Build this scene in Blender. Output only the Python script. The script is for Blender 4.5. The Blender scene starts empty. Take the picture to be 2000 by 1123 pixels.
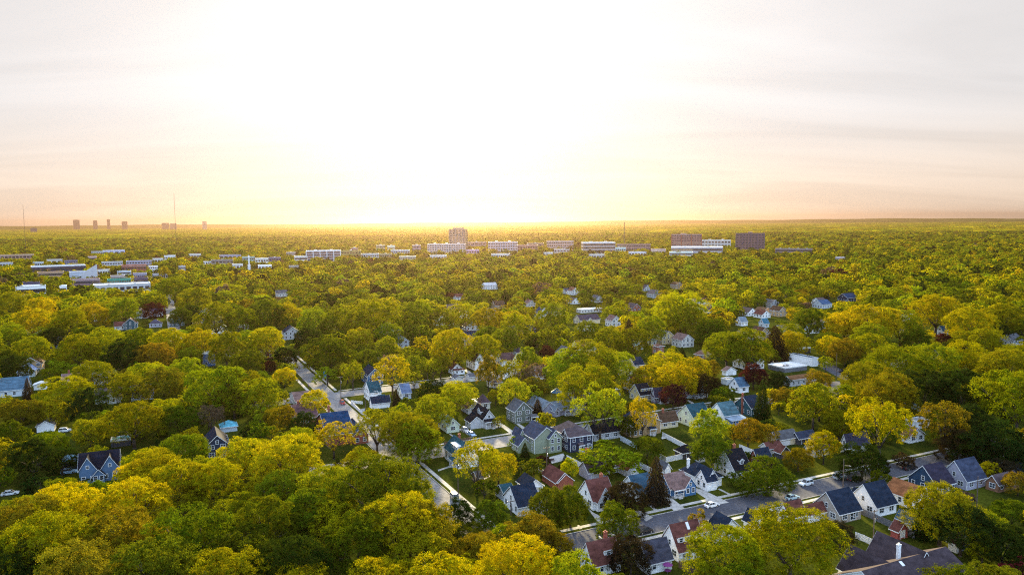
import bpy, math, random
import numpy as np
from mathutils import Matrix, Vector
random.seed(7); RNG = np.random.default_rng(11)
SC = bpy.context.scene
COL = SC.collection
PI = math.pi
R = math.radians

# ------------------------------------------------------------------ camera model (reads positions off the 2000 px wide photograph)
F, CAMH = 1450.0, 82.0
PITCH, ROLL = R(5.05), R(0.46)
CP, SP, CR, SR = math.cos(PITCH), math.sin(PITCH), math.cos(ROLL), math.sin(ROLL)
RIGHT = np.array([CR, -SR*SP, -SR*CP]); UPV = np.array([SR, CR*SP, CR*CP]); FWD = np.array([0, CP, -SP])

def ray(px, py):
    return RIGHT*((px-1000)/F) + UPV*(-(py-561.5)/F) + FWD
def gp(px, py, z=0.0):
    d = ray(px, py); t = (z-CAMH)/d[2]
    return np.array([d[0]*t, d[1]*t, z])
def proj(P):
    P = np.atleast_2d(np.asarray(P, float)) - np.array([0, 0, CAMH])
    zc = P@FWD
    return np.stack([1000+F*(P@RIGHT)/zc, 561.5-F*(P@UPV)/zc, zc], 1)
GA = R(25)                                   # the street grid
U = np.array([math.cos(GA), math.sin(GA), 0]); V = np.array([-math.sin(GA), math.cos(GA), 0])
def uvp(u, v, z=0.0): return U*u + V*v + np.array([0, 0, z])
def touv(p): return float(p[0]*U[0]+p[1]*U[1]), float(p[0]*V[0]+p[1]*V[1])
def reach(P, D, px):                         # metres along D from P to the photo column px
    if px < 0: return -px
    lo, hi = 0.3, 60.0
    s = 1 if proj(P+D*hi)[0, 0] > proj(P+D*lo)[0, 0] else -1
    for _ in range(40):
        m = (lo+hi)/2
        if (proj(P+D*m)[0, 0]-px)*s < 0: lo = m
        else: hi = m
    return lo

# ------------------------------------------------------------------ node helpers and materials
def newmat(name):
    m = bpy.data.materials.new(name); m.use_nodes = True
    nt = m.node_tree; nt.nodes.clear()
    return m, nt.nodes, nt.links
def nd(N, t, **kw):
    n = N.new(t)
    for k, v in kw.items():
        if k in n.inputs: n.inputs[k].default_value = v
        else: setattr(n, k, v)
    return n
def tint_node(N, kind='OBJECT'):
    a = N.new('ShaderNodeAttribute'); a.attribute_type = kind; a.attribute_name = 'tint'
    return a
def surf(name, rough=0.7, var=0.25, scale=1.5, color=None, spec=0.3, metal=0.0, bump=0.0, stretch=(1, 1, 1), bscale=None, fine=None, grime=None):
    m, N, L = newmat(name)
    out = nd(N, 'ShaderNodeOutputMaterial'); b = nd(N, 'ShaderNodeBsdfPrincipled')
    b.inputs['Roughness'].default_value = rough; b.inputs['Specular IOR Level'].default_value = spec
    b.inputs['Metallic'].default_value = metal
    L.new(b.outputs[0], out.inputs[0])
    tc = nd(N, 'ShaderNodeTexCoord'); mp = nd(N, 'ShaderNodeMapping'); mp.inputs['Scale'].default_value = stretch
    L.new(tc.outputs['Object'], mp.inputs[0])
    no = nd(N, 'ShaderNodeTexNoise'); no.inputs['Scale'].default_value = scale; no.inputs['Detail'].default_value = 5
    L.new(mp.outputs[0], no.inputs['Vector'])
    mr = nd(N, 'ShaderNodeMapRange'); mr.inputs[1].default_value = .3; mr.inputs[2].default_value = .7
    mr.inputs[3].default_value = 1-var; mr.inputs[4].default_value = 1+var
    L.new(no.outputs[0], mr.inputs[0])
    mul = nd(N, 'ShaderNodeVectorMath', operation='MULTIPLY')
    if color is None:
        L.new(tint_node(N).outputs['Color'], mul.inputs[0])
    else:
        mul.inputs[0].default_value = color
    L.new(mr.outputs[0], mul.inputs[1])
    last = mul
    if fine:
        n2 = nd(N, 'ShaderNodeTexNoise'); n2.inputs['Scale'].default_value = fine; n2.inputs['Detail'].default_value = 2
        L.new(mp.outputs[0], n2.inputs['Vector'])
        m2 = nd(N, 'ShaderNodeMapRange'); m2.inputs[1].default_value = .3; m2.inputs[2].default_value = .7
        m2.inputs[3].default_value = .72; m2.inputs[4].default_value = 1.28
        L.new(n2.outputs[0], m2.inputs[0])
        k = nd(N, 'ShaderNodeVectorMath', operation='MULTIPLY')
        L.new(last.outputs[0], k.inputs[0]); L.new(m2.outputs[0], k.inputs[1]); last = k
    L.new(last.outputs[0], b.inputs['Base Color'])
    if bump:
        bp = nd(N, 'ShaderNodeBump'); bp.inputs['Strength'].default_value = bump
        wv = nd(N, 'ShaderNodeTexWave'); wv.bands_direction = 'Z'; wv.inputs['Scale'].default_value = bscale or 2.5; wv.wave_profile = 'SAW'
        L.new(tc.outputs['Object'], wv.inputs[0]); L.new(wv.outputs['Fac'], bp.inputs['Height']); L.new(bp.outputs[0], b.inputs['Normal'])
    return m
M = {}
M['siding'] = surf('siding', .65, .10, .6, bump=.5, bscale=2.6)
M['brick'] = surf('brickwork', .85, .22, 2.0, fine=9)
M['shingle'] = surf('shingles', .9, .38, .45, fine=4, stretch=(1, 1, 2.5), spec=.06)
M['trim'] = surf('white_paint', .5, .06, 1, color=(.74, .76, .78))
M['glass'] = surf('window_glass', .08, .3, .3, color=(.025, .035, .05), spec=.8)
M['concrete'] = surf('concrete', .95, .14, .25, fine=1.2, color=(.40, .385, .37))
M['asphalt'] = surf('asphalt', .95, .2, .12, fine=1.5, color=(.082, .085, .105), spec=.08)
M['roadcon'] = surf('old_concrete_road', .95, .16, .15, fine=.9, color=(.22, .215, .225), spec=.05)
M['wood'] = surf('weathered_wood', .85, .25, 1, color=(.10, .075, .06))
M['paint'] = surf('car_paint', .25, .03, 1, spec=.5)
M['tyre'] = surf('rubber', .9, .1, 3, color=(.015, .015, .016))
M['metal'] = surf('metal', .45, .1, 2, color=(.35, .36, .38), metal=.6)
M['flat'] = surf('painted_surface', .7, .12, .3)
M['membrane'] = surf('roof_membrane', .75, .15, .08, fine=.6)
M['skin'] = surf('skin', .6, .05, 5, color=(.45, .27, .2))
M['hills'] = surf('wooded_hills', .95, .5, .004, color=(.055, .062, .012), fine=.03, spec=.0)
M['bark'] = surf('bark', .9, .3, 3, color=(.055, .042, .032), stretch=(1, 1, .3))

def leaf_mat(name, far=False):
    m, N, L = newmat(name)
    out = nd(N, 'ShaderNodeOutputMaterial')
    t = tint_node(N, 'INSTANCER')
    a = nd(N, 'ShaderNodeAttribute'); a.attribute_name = 'lv'
    hs = nd(N, 'ShaderNodeHueSaturation')
    L.new(t.outputs['Color'], hs.inputs['Color'])
    h = nd(N, 'ShaderNodeMapRange'); h.inputs[3].default_value = .485; h.inputs[4].default_value = .522
    v = nd(N, 'ShaderNodeMapRange'); v.inputs[3].default_value = .45; v.inputs[4].default_value = 1.55
    sep = nd(N, 'ShaderNodeSeparateColor'); L.new(a.outputs['Color'], sep.inputs[0])
    L.new(sep.outputs[0], h.inputs[0]); L.new(sep.outputs[1], v.inputs[0])
    L.new(h.outputs[0], hs.inputs['Hue']); L.new(v.outputs[0], hs.inputs['Value'])
    d = nd(N, 'ShaderNodeBsdfDiffuse'); tr = nd(N, 'ShaderNodeBsdfTranslucent')
    L.new(hs.outputs[0], d.inputs[0])
    warm = nd(N, 'ShaderNodeVectorMath', operation='MULTIPLY'); warm.inputs[1].default_value = (1.35, 1.25, .5)
    L.new(hs.outputs[0], warm.inputs[0]); L.new(warm.outputs[0], tr.inputs[0])
    mx = nd(N, 'ShaderNodeMixShader'); mx.inputs[0].default_value = .38
    L.new(d.outputs[0], mx.inputs[1]); L.new(tr.outputs[0], mx.inputs[2]); L.new(mx.outputs[0], out.inputs[0])
    return m
M['leaf'] = leaf_mat('leaves')

def ground_mat():
    m, N, L = newmat('ground_grass')
    out = nd(N, 'ShaderNodeOutputMaterial'); b = nd(N, 'ShaderNodeBsdfDiffuse'); L.new(b.outputs[0], out.inputs[0])
    g = nd(N, 'ShaderNodeNewGeometry')
    n1 = nd(N, 'ShaderNodeTexNoise'); n1.inputs['Scale'].default_value = .07; n1.inputs['Detail'].default_value = 6
    n2 = nd(N, 'ShaderNodeTexNoise'); n2.inputs['Scale'].default_value = 1.3; n2.inputs['Detail'].default_value = 4
    L.new(g.outputs['Position'], n1.inputs['Vector']); L.new(g.outputs['Position'], n2.inputs['Vector'])
    r = nd(N, 'ShaderNodeValToRGB'); e = r.color_ramp.elements
    e[0].position = .36; e[0].color = (.026, .036, .006, 1); e[1].position = .66; e[1].color = (.062, .070, .008, 1)
    x = r.color_ramp.elements.new(.78); x.color = (.07, .055, .028, 1)
    L.new(n1.outputs[0], r.inputs[0])
    mr = nd(N, 'ShaderNodeMapRange'); mr.inputs[1].default_value = .3; mr.inputs[2].default_value = .7; mr.inputs[3].default_value = .6; mr.inputs[4].default_value = 1.4
    L.new(n2.outputs[0], mr.inputs[0])
    mu = nd(N, 'ShaderNodeVectorMath', operation='MULTIPLY'); L.new(r.outputs[0], mu.inputs[0]); L.new(mr.outputs[0], mu.inputs[1])
    L.new(mu.outputs[0], b.inputs[0])
    return m
M['ground'] = ground_mat()

# ------------------------------------------------------------------ mesh helpers
class MB:
    def __init__(s): s.v = []; s.f = []; s.m = []
    def face(s, pts, mi=0):
        n = len(s.v); s.v += [tuple(p) for p in pts]; s.f.append(tuple(range(n, n+len(pts)))); s.m.append(mi)
    def hexa(s, b, t, mi=0):                  # b, t: matching rings (bottom counter-clockwise seen from above)
        n = len(s.v); k = len(b); s.v += [tuple(p) for p in b]+[tuple(p) for p in t]
        s.f.append(tuple(range(n+k-1, n-1, -1))); s.m.append(mi)
        s.f.append(tuple(range(n+k, n+2*k))); s.m.append(mi)
        for i in range(k):
            j = (i+1) % k; s.f.append((n+i, n+j, n+k+j, n+k+i)); s.m.append(mi)
    def box(s, x0, y0, z0, x1, y1, z1, mi=0):
        s.hexa([(x0, y0, z0), (x1, y0, z0), (x1, y1, z0), (x0, y1, z0)], [(x0, y0, z1), (x1, y0, z1), (x1, y1, z1), (x0, y1, z1)], mi)
    def tube(s, a, b, ra, rb, n=6, mi=0):
        a = Vector(a); b = Vector(b); d = (b-a).normalized(); o = d.orthogonal().normalized(); q = d.cross(o)
        A = [a+(o*math.cos(2*PI*i/n)+q*math.sin(2*PI*i/n))*ra for i in range(n)]
        B = [b+(o*math.cos(2*PI*i/n)+q*math.sin(2*PI*i/n))*rb for i in range(n)]
        s.hexa(A, B, mi)
    def slab(s, quad, th, mi=0):
        s.hexa([(p[0], p[1], p[2]-th) for p in quad], quad, mi)
    def mesh(s, name, mats, smooth=False):
        me = bpy.data.meshes.new(name); me.from_pydata(s.v, [], s.f)
        for m in (mats if isinstance(mats, (list, tuple)) else [mats]): me.materials.append(m)
        me.polygons.foreach_set('material_index', s.m)
        if smooth: me.polygons.foreach_set('use_smooth', [True]*len(s.f))
        me.update(); return me
def link(name, data, parent=None, tint=None, loc=None, rotz=0.0, scale=None):
    o = bpy.data.objects.new(name, data); COL.objects.link(o)
    if parent: o.parent = parent
    if tint is not None: o['tint'] = list(tint)
    if loc is not None: o.location = loc
    if rotz: o.rotation_euler = (0, 0, rotz)
    if scale is not None: o.scale = scale
    return o
def thing(name, label, cat, loc=(0, 0, 0), rotz=0.0, group=None):
    o = link(name, None, None, None, loc, rotz); o['label'] = label; o['category'] = cat
    if group: o['group'] = group
    return o
def tag(o, label, cat, group=None):
    o['label'] = label; o['category'] = cat
    if group: o['group'] = group
    return o
def struct(o): o['kind'] = 'structure'; return o
KEEP = []        # photo areas that things nearer the camera leave open: x0, y0, x1, y1, distance
FOOT = []        # footprints no tree trunk may stand on: uv rectangles
LAND = []        # landmarks for labels: phrase, x, y, distance
def keep(x0, y0, x1, y1, dist=None):
    if dist is None:
        p = gp((x0+x1)/2, y1); dist = float(np.hypot(p[0], p[1]))
    KEEP.append((x0, y0, x1, y1, dist))
CL_A, CL_B, CL_0, NISH = .4, .35, 2.05, .010
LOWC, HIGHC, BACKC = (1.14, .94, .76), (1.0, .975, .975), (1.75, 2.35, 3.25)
SKY_S = .1
SUN_E, SUN_C = 5.0, (1.0, .81, .43)
HAZE, HAZE_G, HAZE_C = 4.2e-5, .89, (.34, .225, .18, 1)
EXPO = 2.0
DENO, PREF = False, 'NONE'
# ------------------------------------------------------------------ house kit
C = dict(white=(.84, .85, .87), offw=(.62, .60, .56), cream=(.60, .52, .36), sage=(.25, .28, .20), navy=(.022, .032, .065), grey=(.33, .34, .37),
         lgrey=(.46, .47, .5), stone=(.36, .32, .28), blue=(.045, .13, .28), teal=(.02, .075, .10), brick=(.27, .085, .055), tan=(.40, .27, .14), dark=(.05, .05, .06),
         mint=(.55, .62, .5), lav=(.33, .33, .42), yel=(.45, .38, .2), pale=(.5, .56, .62), plum=(.09, .07, .10),
         rb=(.17, .065, .055), rnavy=(.022, .034, .062), gb=(.125, .095, .105), ob=(.33, .135, .06), rteal=(.03, .085, .11), lb=(.22, .28, .36), bk=(.016, .016, .022),
         rgrey=(.13, .135, .155), pk=(.25, .16, .15), wh=(.7, .71, .73), rblue=(.055, .07, .12), br=(.12, .07, .045))
WCACHE = {}
def window_mesh(w, h, cross=True):
    k = ('w', round(w, 1), round(h, 1), cross)
    if k not in WCACHE:
        b = MB(); t = .13; x = w/2
        b.box(-x-t, -.06, -t, -x, 0, h+t); b.box(x, -.06, -t, x+t, 0, h+t)
        b.box(-x, -.06, -t, x, 0, 0); b.box(-x, -.06, h, x, 0, h+t)
        if cross: b.box(-x, -.045, h/2-.035, x, -.003, h/2+.035)
        if w > 1.5: b.box(-.05, -.048, 0, .05, -.004, h)
        p = MB(); p.box(-x, -.03, 0, x, -.001, h)
        WCACHE[k] = (b.mesh('window_frame', M['trim']), p.mesh('window_pane', M['glass']))
    return WCACHE[k]
def door_mesh():
    if 'door' not in WCACHE:
        b = MB(); b.box(-.48, -.05, 0, .48, 0, 2.1)
        f = MB(); f.box(-.62, -.08, 0, -.48, 0, 2.22); f.box(.48, -.08, 0, .62, 0, 2.22); f.box(-.48, -.08, 2.1, .48, 0, 2.22)
        WCACHE['door'] = (b.mesh('door', M['flat']), f.mesh('door_frame', M['trim']))
    return WCACHE['door']
def garage_mesh(w):
    k = ('g', round(w, 1))
    if k not in WCACHE:
        b = MB(); n = 4
        for i in range(n): b.box(-w/2, -.05+.012*(i % 2), i*.54, w/2, 0, i*.54+.525)
        f = MB(); f.box(-w/2-.14, -.07, 0, -w/2, 0, 2.3); f.box(w/2, -.07, 0, w/2+.14, 0, 2.3); f.box(-w/2, -.07, 2.16, w/2, 0, 2.3)
        WCACHE[k] = (b.mesh('garage_door', M['flat']), f.mesh('garage_door_frame', M['trim']))
    return WCACHE[k]
ROT = {'S': 0, 'W': -PI/2, 'E': PI/2, 'N': PI}
def face_pt(body, f, a, z):
    x0, y0, x1, y1 = body[:4]
    return {'S': (x0+a, y0, z), 'N': (x1-a, y1, z), 'W': (x0, y1-a, z), 'E': (x1, y0+a, z)}[f]
def add_win(par, body, f, a, z, w=1.0, h=1.35, name='window'):
    fm, pm = window_mesh(w, h)
    o = link(name, fm, par, None, face_pt(body, f, a, z), ROT[f])
    return o, link('pane', pm, o)
def roof_body(walls, roof, trim, x0, y0, x1, y1, eh, rh, ridge, o=.38, z0=0.0, th=.2):
    """one rectangular volume with its roof; walls/roof/trim are MBs"""
    if ridge == 'flat':
        walls.box(x0, y0, z0, x1, y1, eh)
        e = .25
        roof.box(x0-.06, y0-.06, eh, x1+.06, y1+.06, eh+.12)
        for q in ((x0-.1, y0-.1, x1+.1, y0+e), (x0-.1, y1-e, x1+.1, y1+.1), (x0-.1, y0+e, x0+e, y1-e), (x1-e, y0+e, x1+.1, y1-e)):
            trim.box(q[0], q[1], eh-.25, q[2], q[3], eh+.4)
        return
    xm, ym = (x0+x1)/2, (y0+y1)/2
    zt = eh+rh
    walls_top = eh
    walls.box(x0, y0, z0, x1, y1, eh)
    if ridge == 'u':
        for xx, yy in ((x0, x0+.12), (x1-.12, x1)):
            walls.hexa([(xx, y0, eh), (yy, y0, eh), (yy, y1, eh), (xx, y1, eh)], [(xx, ym-.02, zt-.12), (yy, ym-.02, zt-.12), (yy, ym+.02, zt-.12), (xx, ym+.02, zt-.12)])
        s = rh/(ym-y0); ze = eh-o*s
        roof.slab([(x0-o, y0-o, ze+.14), (x1+o, y0-o, ze+.14), (x1+o, ym, zt+.14), (x0-o, ym, zt+.14)], th)
        roof.slab([(x0-o, ym, zt+.14), (x1+o, ym, zt+.14), (x1+o, y1+o, ze+.14), (x0-o, y1+o, ze+.14)], th)
        for xa in (x0-o-.05, x1+o):
            for ya, yb in ((y0-o, ym), (y1+o, ym)):
                q = [(xa, ya, ze-.12), (xa+.05, ya, ze-.12), (xa+.05, yb, zt-.12), (xa, yb, zt-.12)]
                t = [(p[0], p[1], p[2]+.21) for p in q]
                if yb < ya: q = [q[1], q[0], q[3], q[2]]; t = [t[1], t[0], t[3], t[2]]
                trim.hexa(q, t)
        trim.box(x0-o, y0-o-.05, ze-.1, x1+o, y0-o, ze+.13); trim.box(x0-o, y1+o, ze-.1, x1+o, y1+o+.05, ze+.13)
    elif ridge == 'v':
        for xx, yy in ((y0, y0+.12), (y1-.12, y1)):
            walls.hexa([(x0, xx, eh), (x1, xx, eh), (x1, yy, eh), (x0, yy, eh)], [(xm-.02, xx, zt-.12), (xm+.02, xx, zt-.12), (xm+.02, yy, zt-.12), (xm-.02, yy, zt-.12)])
        s = rh/(xm-x0); ze = eh-o*s
        roof.slab([(x0-o, y0-o, ze+.14), (xm, y0-o, zt+.14), (xm, y1+o, zt+.14), (x0-o, y1+o, ze+.14)], th)
        roof.slab([(xm, y0-o, zt+.14), (x1+o, y0-o, ze+.14), (x1+o, y1+o, ze+.14), (xm, y1+o, zt+.14)], th)
        for ya in (y0-o-.05, y1+o):
            for xa, xb in ((x0-o, xm), (x1+o, xm)):
                q = [(xa, ya, ze-.12), (xb, ya, zt-.12), (xb, ya+.05, zt-.12), (xa, ya+.05, ze-.12)]
                t = [(p[0], p[1], p[2]+.21) for p in q]
                if xb < xa: q = [q[1], q[0], q[3], q[2]]; t = [t[1], t[0], t[3], t[2]]
                trim.hexa(q, t)
        trim.box(x0-o-.05, y0-o, ze-.1, x0-o, y1+o, ze+.13); trim.box(x1+o, y0-o, ze-.1, x1+o+.05, y1+o, ze+.13)
    elif ridge == 'hip':
        w, d = x1-x0, y1-y0; k = min(w, d)/2*.92
        if w >= d: A, B = (x0+k, ym), (x1-k, ym)
        else: A, B = (xm, y0+k), (xm, y1-k)
        ze = eh-o*.4
        e = [(x0-o, y0-o, ze), (x1+o, y0-o, ze), (x1+o, y1+o, ze), (x0-o, y1+o, ze)]
        a3, b3 = (A[0], A[1], zt), (B[0], B[1], zt)
        if w >= d:
            fs = [[e[0], e[1], b3, a3], [e[1], e[2], b3], [e[2], e[3], a3, b3], [e[3], e[0], a3]]
        else:
            fs = [[e[0], e[1], a3], [e[1], e[2], b3, a3], [e[2], e[3], b3], [e[3], e[0], a3, b3]]
        for q in fs: roof.face(q)
        roof.face([e[3], e[2], e[1], e[0]])
        trim.box(x0-o-.05, y0-o-.05, ze-.2, x1+o+.05, y0-o, ze+.06); trim.box(x0-o-.05, y1+o, ze-.2, x1+o+.05, y1+o+.05, ze+.06)
        trim.box(x0-o-.05, y0-o, ze-.2, x0-o, y1+o, ze+.06); trim.box(x1+o, y0-o, ze-.2, x1+o+.05, y1+o, ze+.06)
    elif ridge == 'shed':                    # high at the back (N)
        roof.slab([(x0-o, y0-o, eh), (x1+o, y0-o, eh), (x1+o, y1+.05, eh+rh), (x0-o, y1+.05, eh+rh)], th)
        for xx, yy in ((x0, x0+.12), (x1-.12, x1)):
            walls.hexa([(xx, y0, eh-.2), (yy, y0, eh-.2), (yy, y1, eh-.2), (xx, y1, eh-.2)], [(xx, y0, eh-.19), (yy, y0, eh-.19), (yy, y1, eh+rh-.2), (xx, y1, eh+rh-.2)])
        trim.box(x0-o, y0-o-.05, eh-.22, x1+o, y0-o, eh+.02)

def house(name, label, lm, N, w, d, eh, rh, ridge, wall, roof, feats=(), mat='siding', win=True, rot=None, cat='house', trim=True, group=None, open_=True):
    P = gp(*N); a = GA if rot is None else rot
    Ux = np.array([math.cos(a), math.sin(a), 0]); Vx = np.array([-math.sin(a), math.cos(a), 0])
    w = reach(P, Ux, w); d = reach(P, Vx, d)
    w = min(max(w, 2.2), 30); d = min(max(d, 2.2), 24)
    root = thing(name, label, cat, P, a, group)
    wc, rc = (C[wall] if isinstance(wall, str) else wall), tuple(q*(.68 if max(C[roof] if isinstance(roof, str) else roof) < .4 else 1) for q in (C[roof] if isinstance(roof, str) else roof))
    W_, R_, T_ = MB(), MB(), MB()
    main = (0, 0, w, d)
    roof_body(W_, R_, T_, 0, 0, w, d, eh, rh, ridge)
    W_.box(-.05, -.05, -.3, w+.05, d+.05, .35)
    bodies = [(main, eh, rh, ridge)]
    posts = []
    wins_off = set(); k = 0
    for f in feats:
        k += 1; e = .011*k
        if f[0] == 'gab':
            _, fc, pos, gw, out, geh, grh = f[:7]
            if fc == 'S': q = (pos-gw/2, -out+e, pos+gw/2, d*.5); rd = 'v'
            elif fc == 'W': q = (-out+e, d-pos-gw/2, w*.5, d-pos+gw/2); rd = 'u'
            elif fc == 'N': q = (pos-gw/2, d*.5, pos+gw/2, d+out-e); rd = 'v'
            elif fc == 'E': q = (w*.5, pos-gw/2, w+out-e, pos+gw/2); rd = 'u'
            roof_body(W_, R_, T_, *q, geh, grh, rd, o=.3+e)
            bodies.append((q, geh, grh, rd)); wins_off.add(fc)
            if grh > 1.4: wins_off.add(('att', fc))
            n = 2 if gw > 3.2 else 1
            if win and fc != 'N':
                for j in range(n):
                    for st in range(2 if geh > 4.6 else 1):
                        add_win(root, q, fc, gw*(j+.5)/n if n > 1 else gw/2, .95+2.75*st, 1.0, 1.35)
                if grh > 2.0 and len(f) < 8: add_win(root, q, fc, gw/2, geh+.25, .7, .9)
        elif f[0] == 'wing':
            q = f[1]; wc2 = f[5] if len(f) > 5 else None
            if wc2:
                w2, r2, t2 = MB(), MB(), MB()
                roof_body(w2, r2, t2, *q, f[2], f[3], f[4], o=.3+e)
                link('side_wing', w2.mesh('wing', M['siding']), root, C[wc2]); link('wing_roof', r2.mesh('wing_roof', M['shingle']), root, C[f[6]])
                link('wing_trim', t2.mesh('wing_trim', M['trim']), root)
            else: roof_body(W_, R_, T_, *q, f[2], f[3], f[4], o=.3+e)
            bodies.append((q, f[2], f[3], f[4]))
            if win:
                ww = q[2]-q[0]; dd = q[3]-q[1]
                if q[1] < .1:
                    for j in range(max(1, int(ww/2.6))): add_win(root, q, 'S', ww*(j+.5)/max(1, int(ww/2.6)), .95)
                if q[0] < .1:
                    for j in range(max(1, int(dd/3))): add_win(root, q, 'W', dd*(j+.5)/max(1, int(dd/3)), .95)
        elif f[0] == 'dorm':
            _, fc, pos, dw, kind = f[:5]
            dh = f[5] if len(f) > 5 else 1.3
            b, r, t = MB(), MB(), MB()
            half = (d if fc == 'S' else w)/2
            s = rh/half; y0 = half*.28; zb = eh+y0*s; y1 = min(half*.96, y0+(dh+(.8 if kind == 'gable' else .3))/max(s, .3))
            if kind == 'gable': roof_body(b, r, t, -dw/2, 0, dw/2, y1-y0+1.2, zb+dh, dw*.38, 'v', o=.2, z0=zb-.6)
            else: roof_body(b, r, t, -dw/2, 0, dw/2, y1-y0+.5, zb+dh, .25, 'shed', o=.2, z0=zb-.6)
            loc = (pos, y0, 0) if fc == 'S' else (y0, d-pos, 0)
            dm = link('dormer', b.mesh('dormer', M['siding']), root, wc if len(f) < 7 else C[f[6]], loc, ROT[fc])
            link('dormer_roof', r.mesh('dormer_roof', M['shingle']), dm, rc if len(f) < 8 else C[f[7]])
            link('dormer_trim', t.mesh('dormer_trim', M['trim']), dm)
            n = max(1, int(dw/1.6))
            for j in range(n):
                fm, pm = window_mesh(.9, min(1.0, dh*.75))
                wo = link('window', fm, dm, None, (-dw/2+dw*(j+.5)/n, 0, zb+.15)); 
                link('pane', pm, dm, None, (-dw/2+dw*(j+.5)/n, 0, zb+.15))
        elif f[0] == 'porch':
            _, fc, pos, pw, pd = f[:5]; ph = f[5] if len(f) > 5 else 2.5
            b = MB(); b.box(-pw/2, -pd, 0, pw/2, -.02, .35)
            for i in range(3): b.box(-.7, -pd-.3*(i+1), 0, .7, -pd-.3*i-.002, .35-.1*(i+1))
            loc = face_pt(main, fc, pos, 0)
            p = link('porch', b.mesh('porch', M['concrete']), root, None, loc, ROT[fc])
            r = MB(); r.slab([(-pw/2-.2, -pd-.25, ph+.1), (pw/2+.2, -pd-.25, ph+.1), (pw/2+.2, .02, ph+.75), (-pw/2-.2, .02, ph+.75)], .16)
            link('porch_roof', r.mesh('porch_roof', M['shingle']), p, rc if len(f) < 7 else C[f[6]])
            t = MB(); t.box(-pw/2-.2, -pd-.3, ph-.22, pw/2+.2, -pd-.25, ph+.12); link('porch_trim', t.mesh('porch_trim', M['trim']), p)
            n = max(2, int(pw/1.9)+1)
            pm = MB(); pm.box(-.09, -.09, .35, .09, .09, ph-.08); pm = pm.mesh('porch_post', M['trim'])
            for j in range(n): link('porch_post', pm, p, None, (-pw/2+.15+(pw-.3)*j/(n-1), -pd+.15, 0))
            for j in range(n-1):
                rl = MB()
                if j == n//2-1 and n > 2: continue
                xa = -pw/2+.24+(pw-.3)*j/(n-1); xb = -pw/2+.06+(pw-.3)*(j+1)/(n-1)
                rl.box(xa, -pd+.12, 1.15, xb, -pd+.18, 1.25)
                q = xa+.15
                while q < xb: rl.box(q, -pd+.13, .36, q+.05, -pd+.17, 1.149); q += .28
                link('porch_railing', rl.mesh('porch_railing', M['trim']), p)
        elif f[0] == 'chim':
            b = MB(); x, y, h = f[1]*w, f[2]*d, f[3]; c = C[f[4]] if len(f) > 4 else C['brick']
            b.box(x-.4, y-.3, 0 if not (0 < f[1] < 1 and 0 < f[2] < 1) else eh, x+.4, y+.3, h); b.box(x-.48, y-.38, h, x+.48, y+.38, h+.18); b.box(x-.2, y-.15, h+.18, x+.2, y+.15, h+.5)
            link('chimney', b.mesh('chimney', M['brick']), root, c)
        elif f[0] == 'gar':
            gm, gf = garage_mesh(f[3]); loc = face_pt(main, f[1], f[2], .02)
            g = link('garage_door', gm, root, C[f[4]] if len(f) > 4 else C['wh'], loc, ROT[f[1]]); link('garage_door_frame', gf, g)
            wins_off.add(f[1])
        elif f[0] == 'door':
            dm, df = door_mesh(); q = bodies[f[4]][0] if len(f) > 4 else main
            g = link('door', dm, root, C[f[3]], face_pt(q, f[1], f[2], .36), ROT[f[1]]); link('door_frame', df, g)
        elif f[0] == 'glass':                 # wide patio window
            add_win(root, main, f[1], f[2], .4, f[3], f[4])
        elif f[0] == 'sky':
            x, y = f[1]*w, f[2]*d; hf = d/2; s = rh/hf if ridge == 'u' else 0
            z = eh+s*min(y, d-y)+.16
            b = MB(); b.slab([(x-.4, y-.5, z-.5*s+.1), (x+.4, y-.5, z-.5*s+.1), (x+.4, y+.5, z+.5*s+.1), (x-.4, y+.5, z+.5*s+.1)], .1)
            link('skylight', b.mesh('skylight', M['trim']), root)
        elif f[0] == 'ac':
            b = MB(); b.box(f[1]*w-.6, f[2]*d-.5, eh+.12, f[1]*w+.6, f[2]*d+.5, eh+1.0); link('rooftop_unit', b.mesh('rooftop_unit', M['metal']), root)
    link('wall', W_.mesh('wall', M[mat]), root, wc)
    link('roof', R_.mesh('roof', M['shingle' if ridge != 'flat' else 'membrane']), root, rc)
    if trim: link('trim', T_.mesh('trim', M['trim']), root)
    # corner boards
    if trim and mat == 'siding' and eh > 2.7:
        cb = MB(); cb.box(0, 0, .36, .13, .13, eh-.1); cb = cb.mesh('corner_board', M['trim'])
        for (x, y) in ((-.03, -.03), (w-.1, -.03), (-.03, d-.1)): link('corner_board', cb, root, None, (x, y, 0))
    if win:
        faces = [('S', w), ('W', d)] + ([('E', d)] if touv(P)[0] < 60 else [])
        for fc, ln in faces:
            if fc in wins_off: continue
            n = max(1, int(ln/3.0))
            for st in range(2 if eh > 4.4 else 1):
                for j in range(n):
                    if fc == 'S' and any(g[0] == 'door' and g[1] == 'S' and abs(g[2]-ln*(j+.5)/n) < 1.3 for g in feats) and st == 0: continue
                    add_win(root, main, fc, ln*(j+.5)/n, (1.0 if eh < 6 else 1.1)+2.7*st, random.choice((.9, 1.0, 1.1)) if ln/n < 3.6 else 1.6, 1.35)
            gab = (ridge == 'u' and fc in 'WE') or (ridge == 'v' and fc == 'S')
            if gab and rh > 2.2 and ('att', fc) not in wins_off: add_win(root, main, fc, ln/2, eh+.35, .85, 1.2 if rh > 3 else .9)
    u0, v0 = touv(P)
    if rot is None: FOOT.append((u0, v0, u0+w, v0+d))
    else:
        c = P+Ux*w/2+Vx*d/2; uu, vv = touv(c); r = max(w, d)/2; FOOT.append((uu-r, vv-r, uu+r, vv+r))
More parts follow.
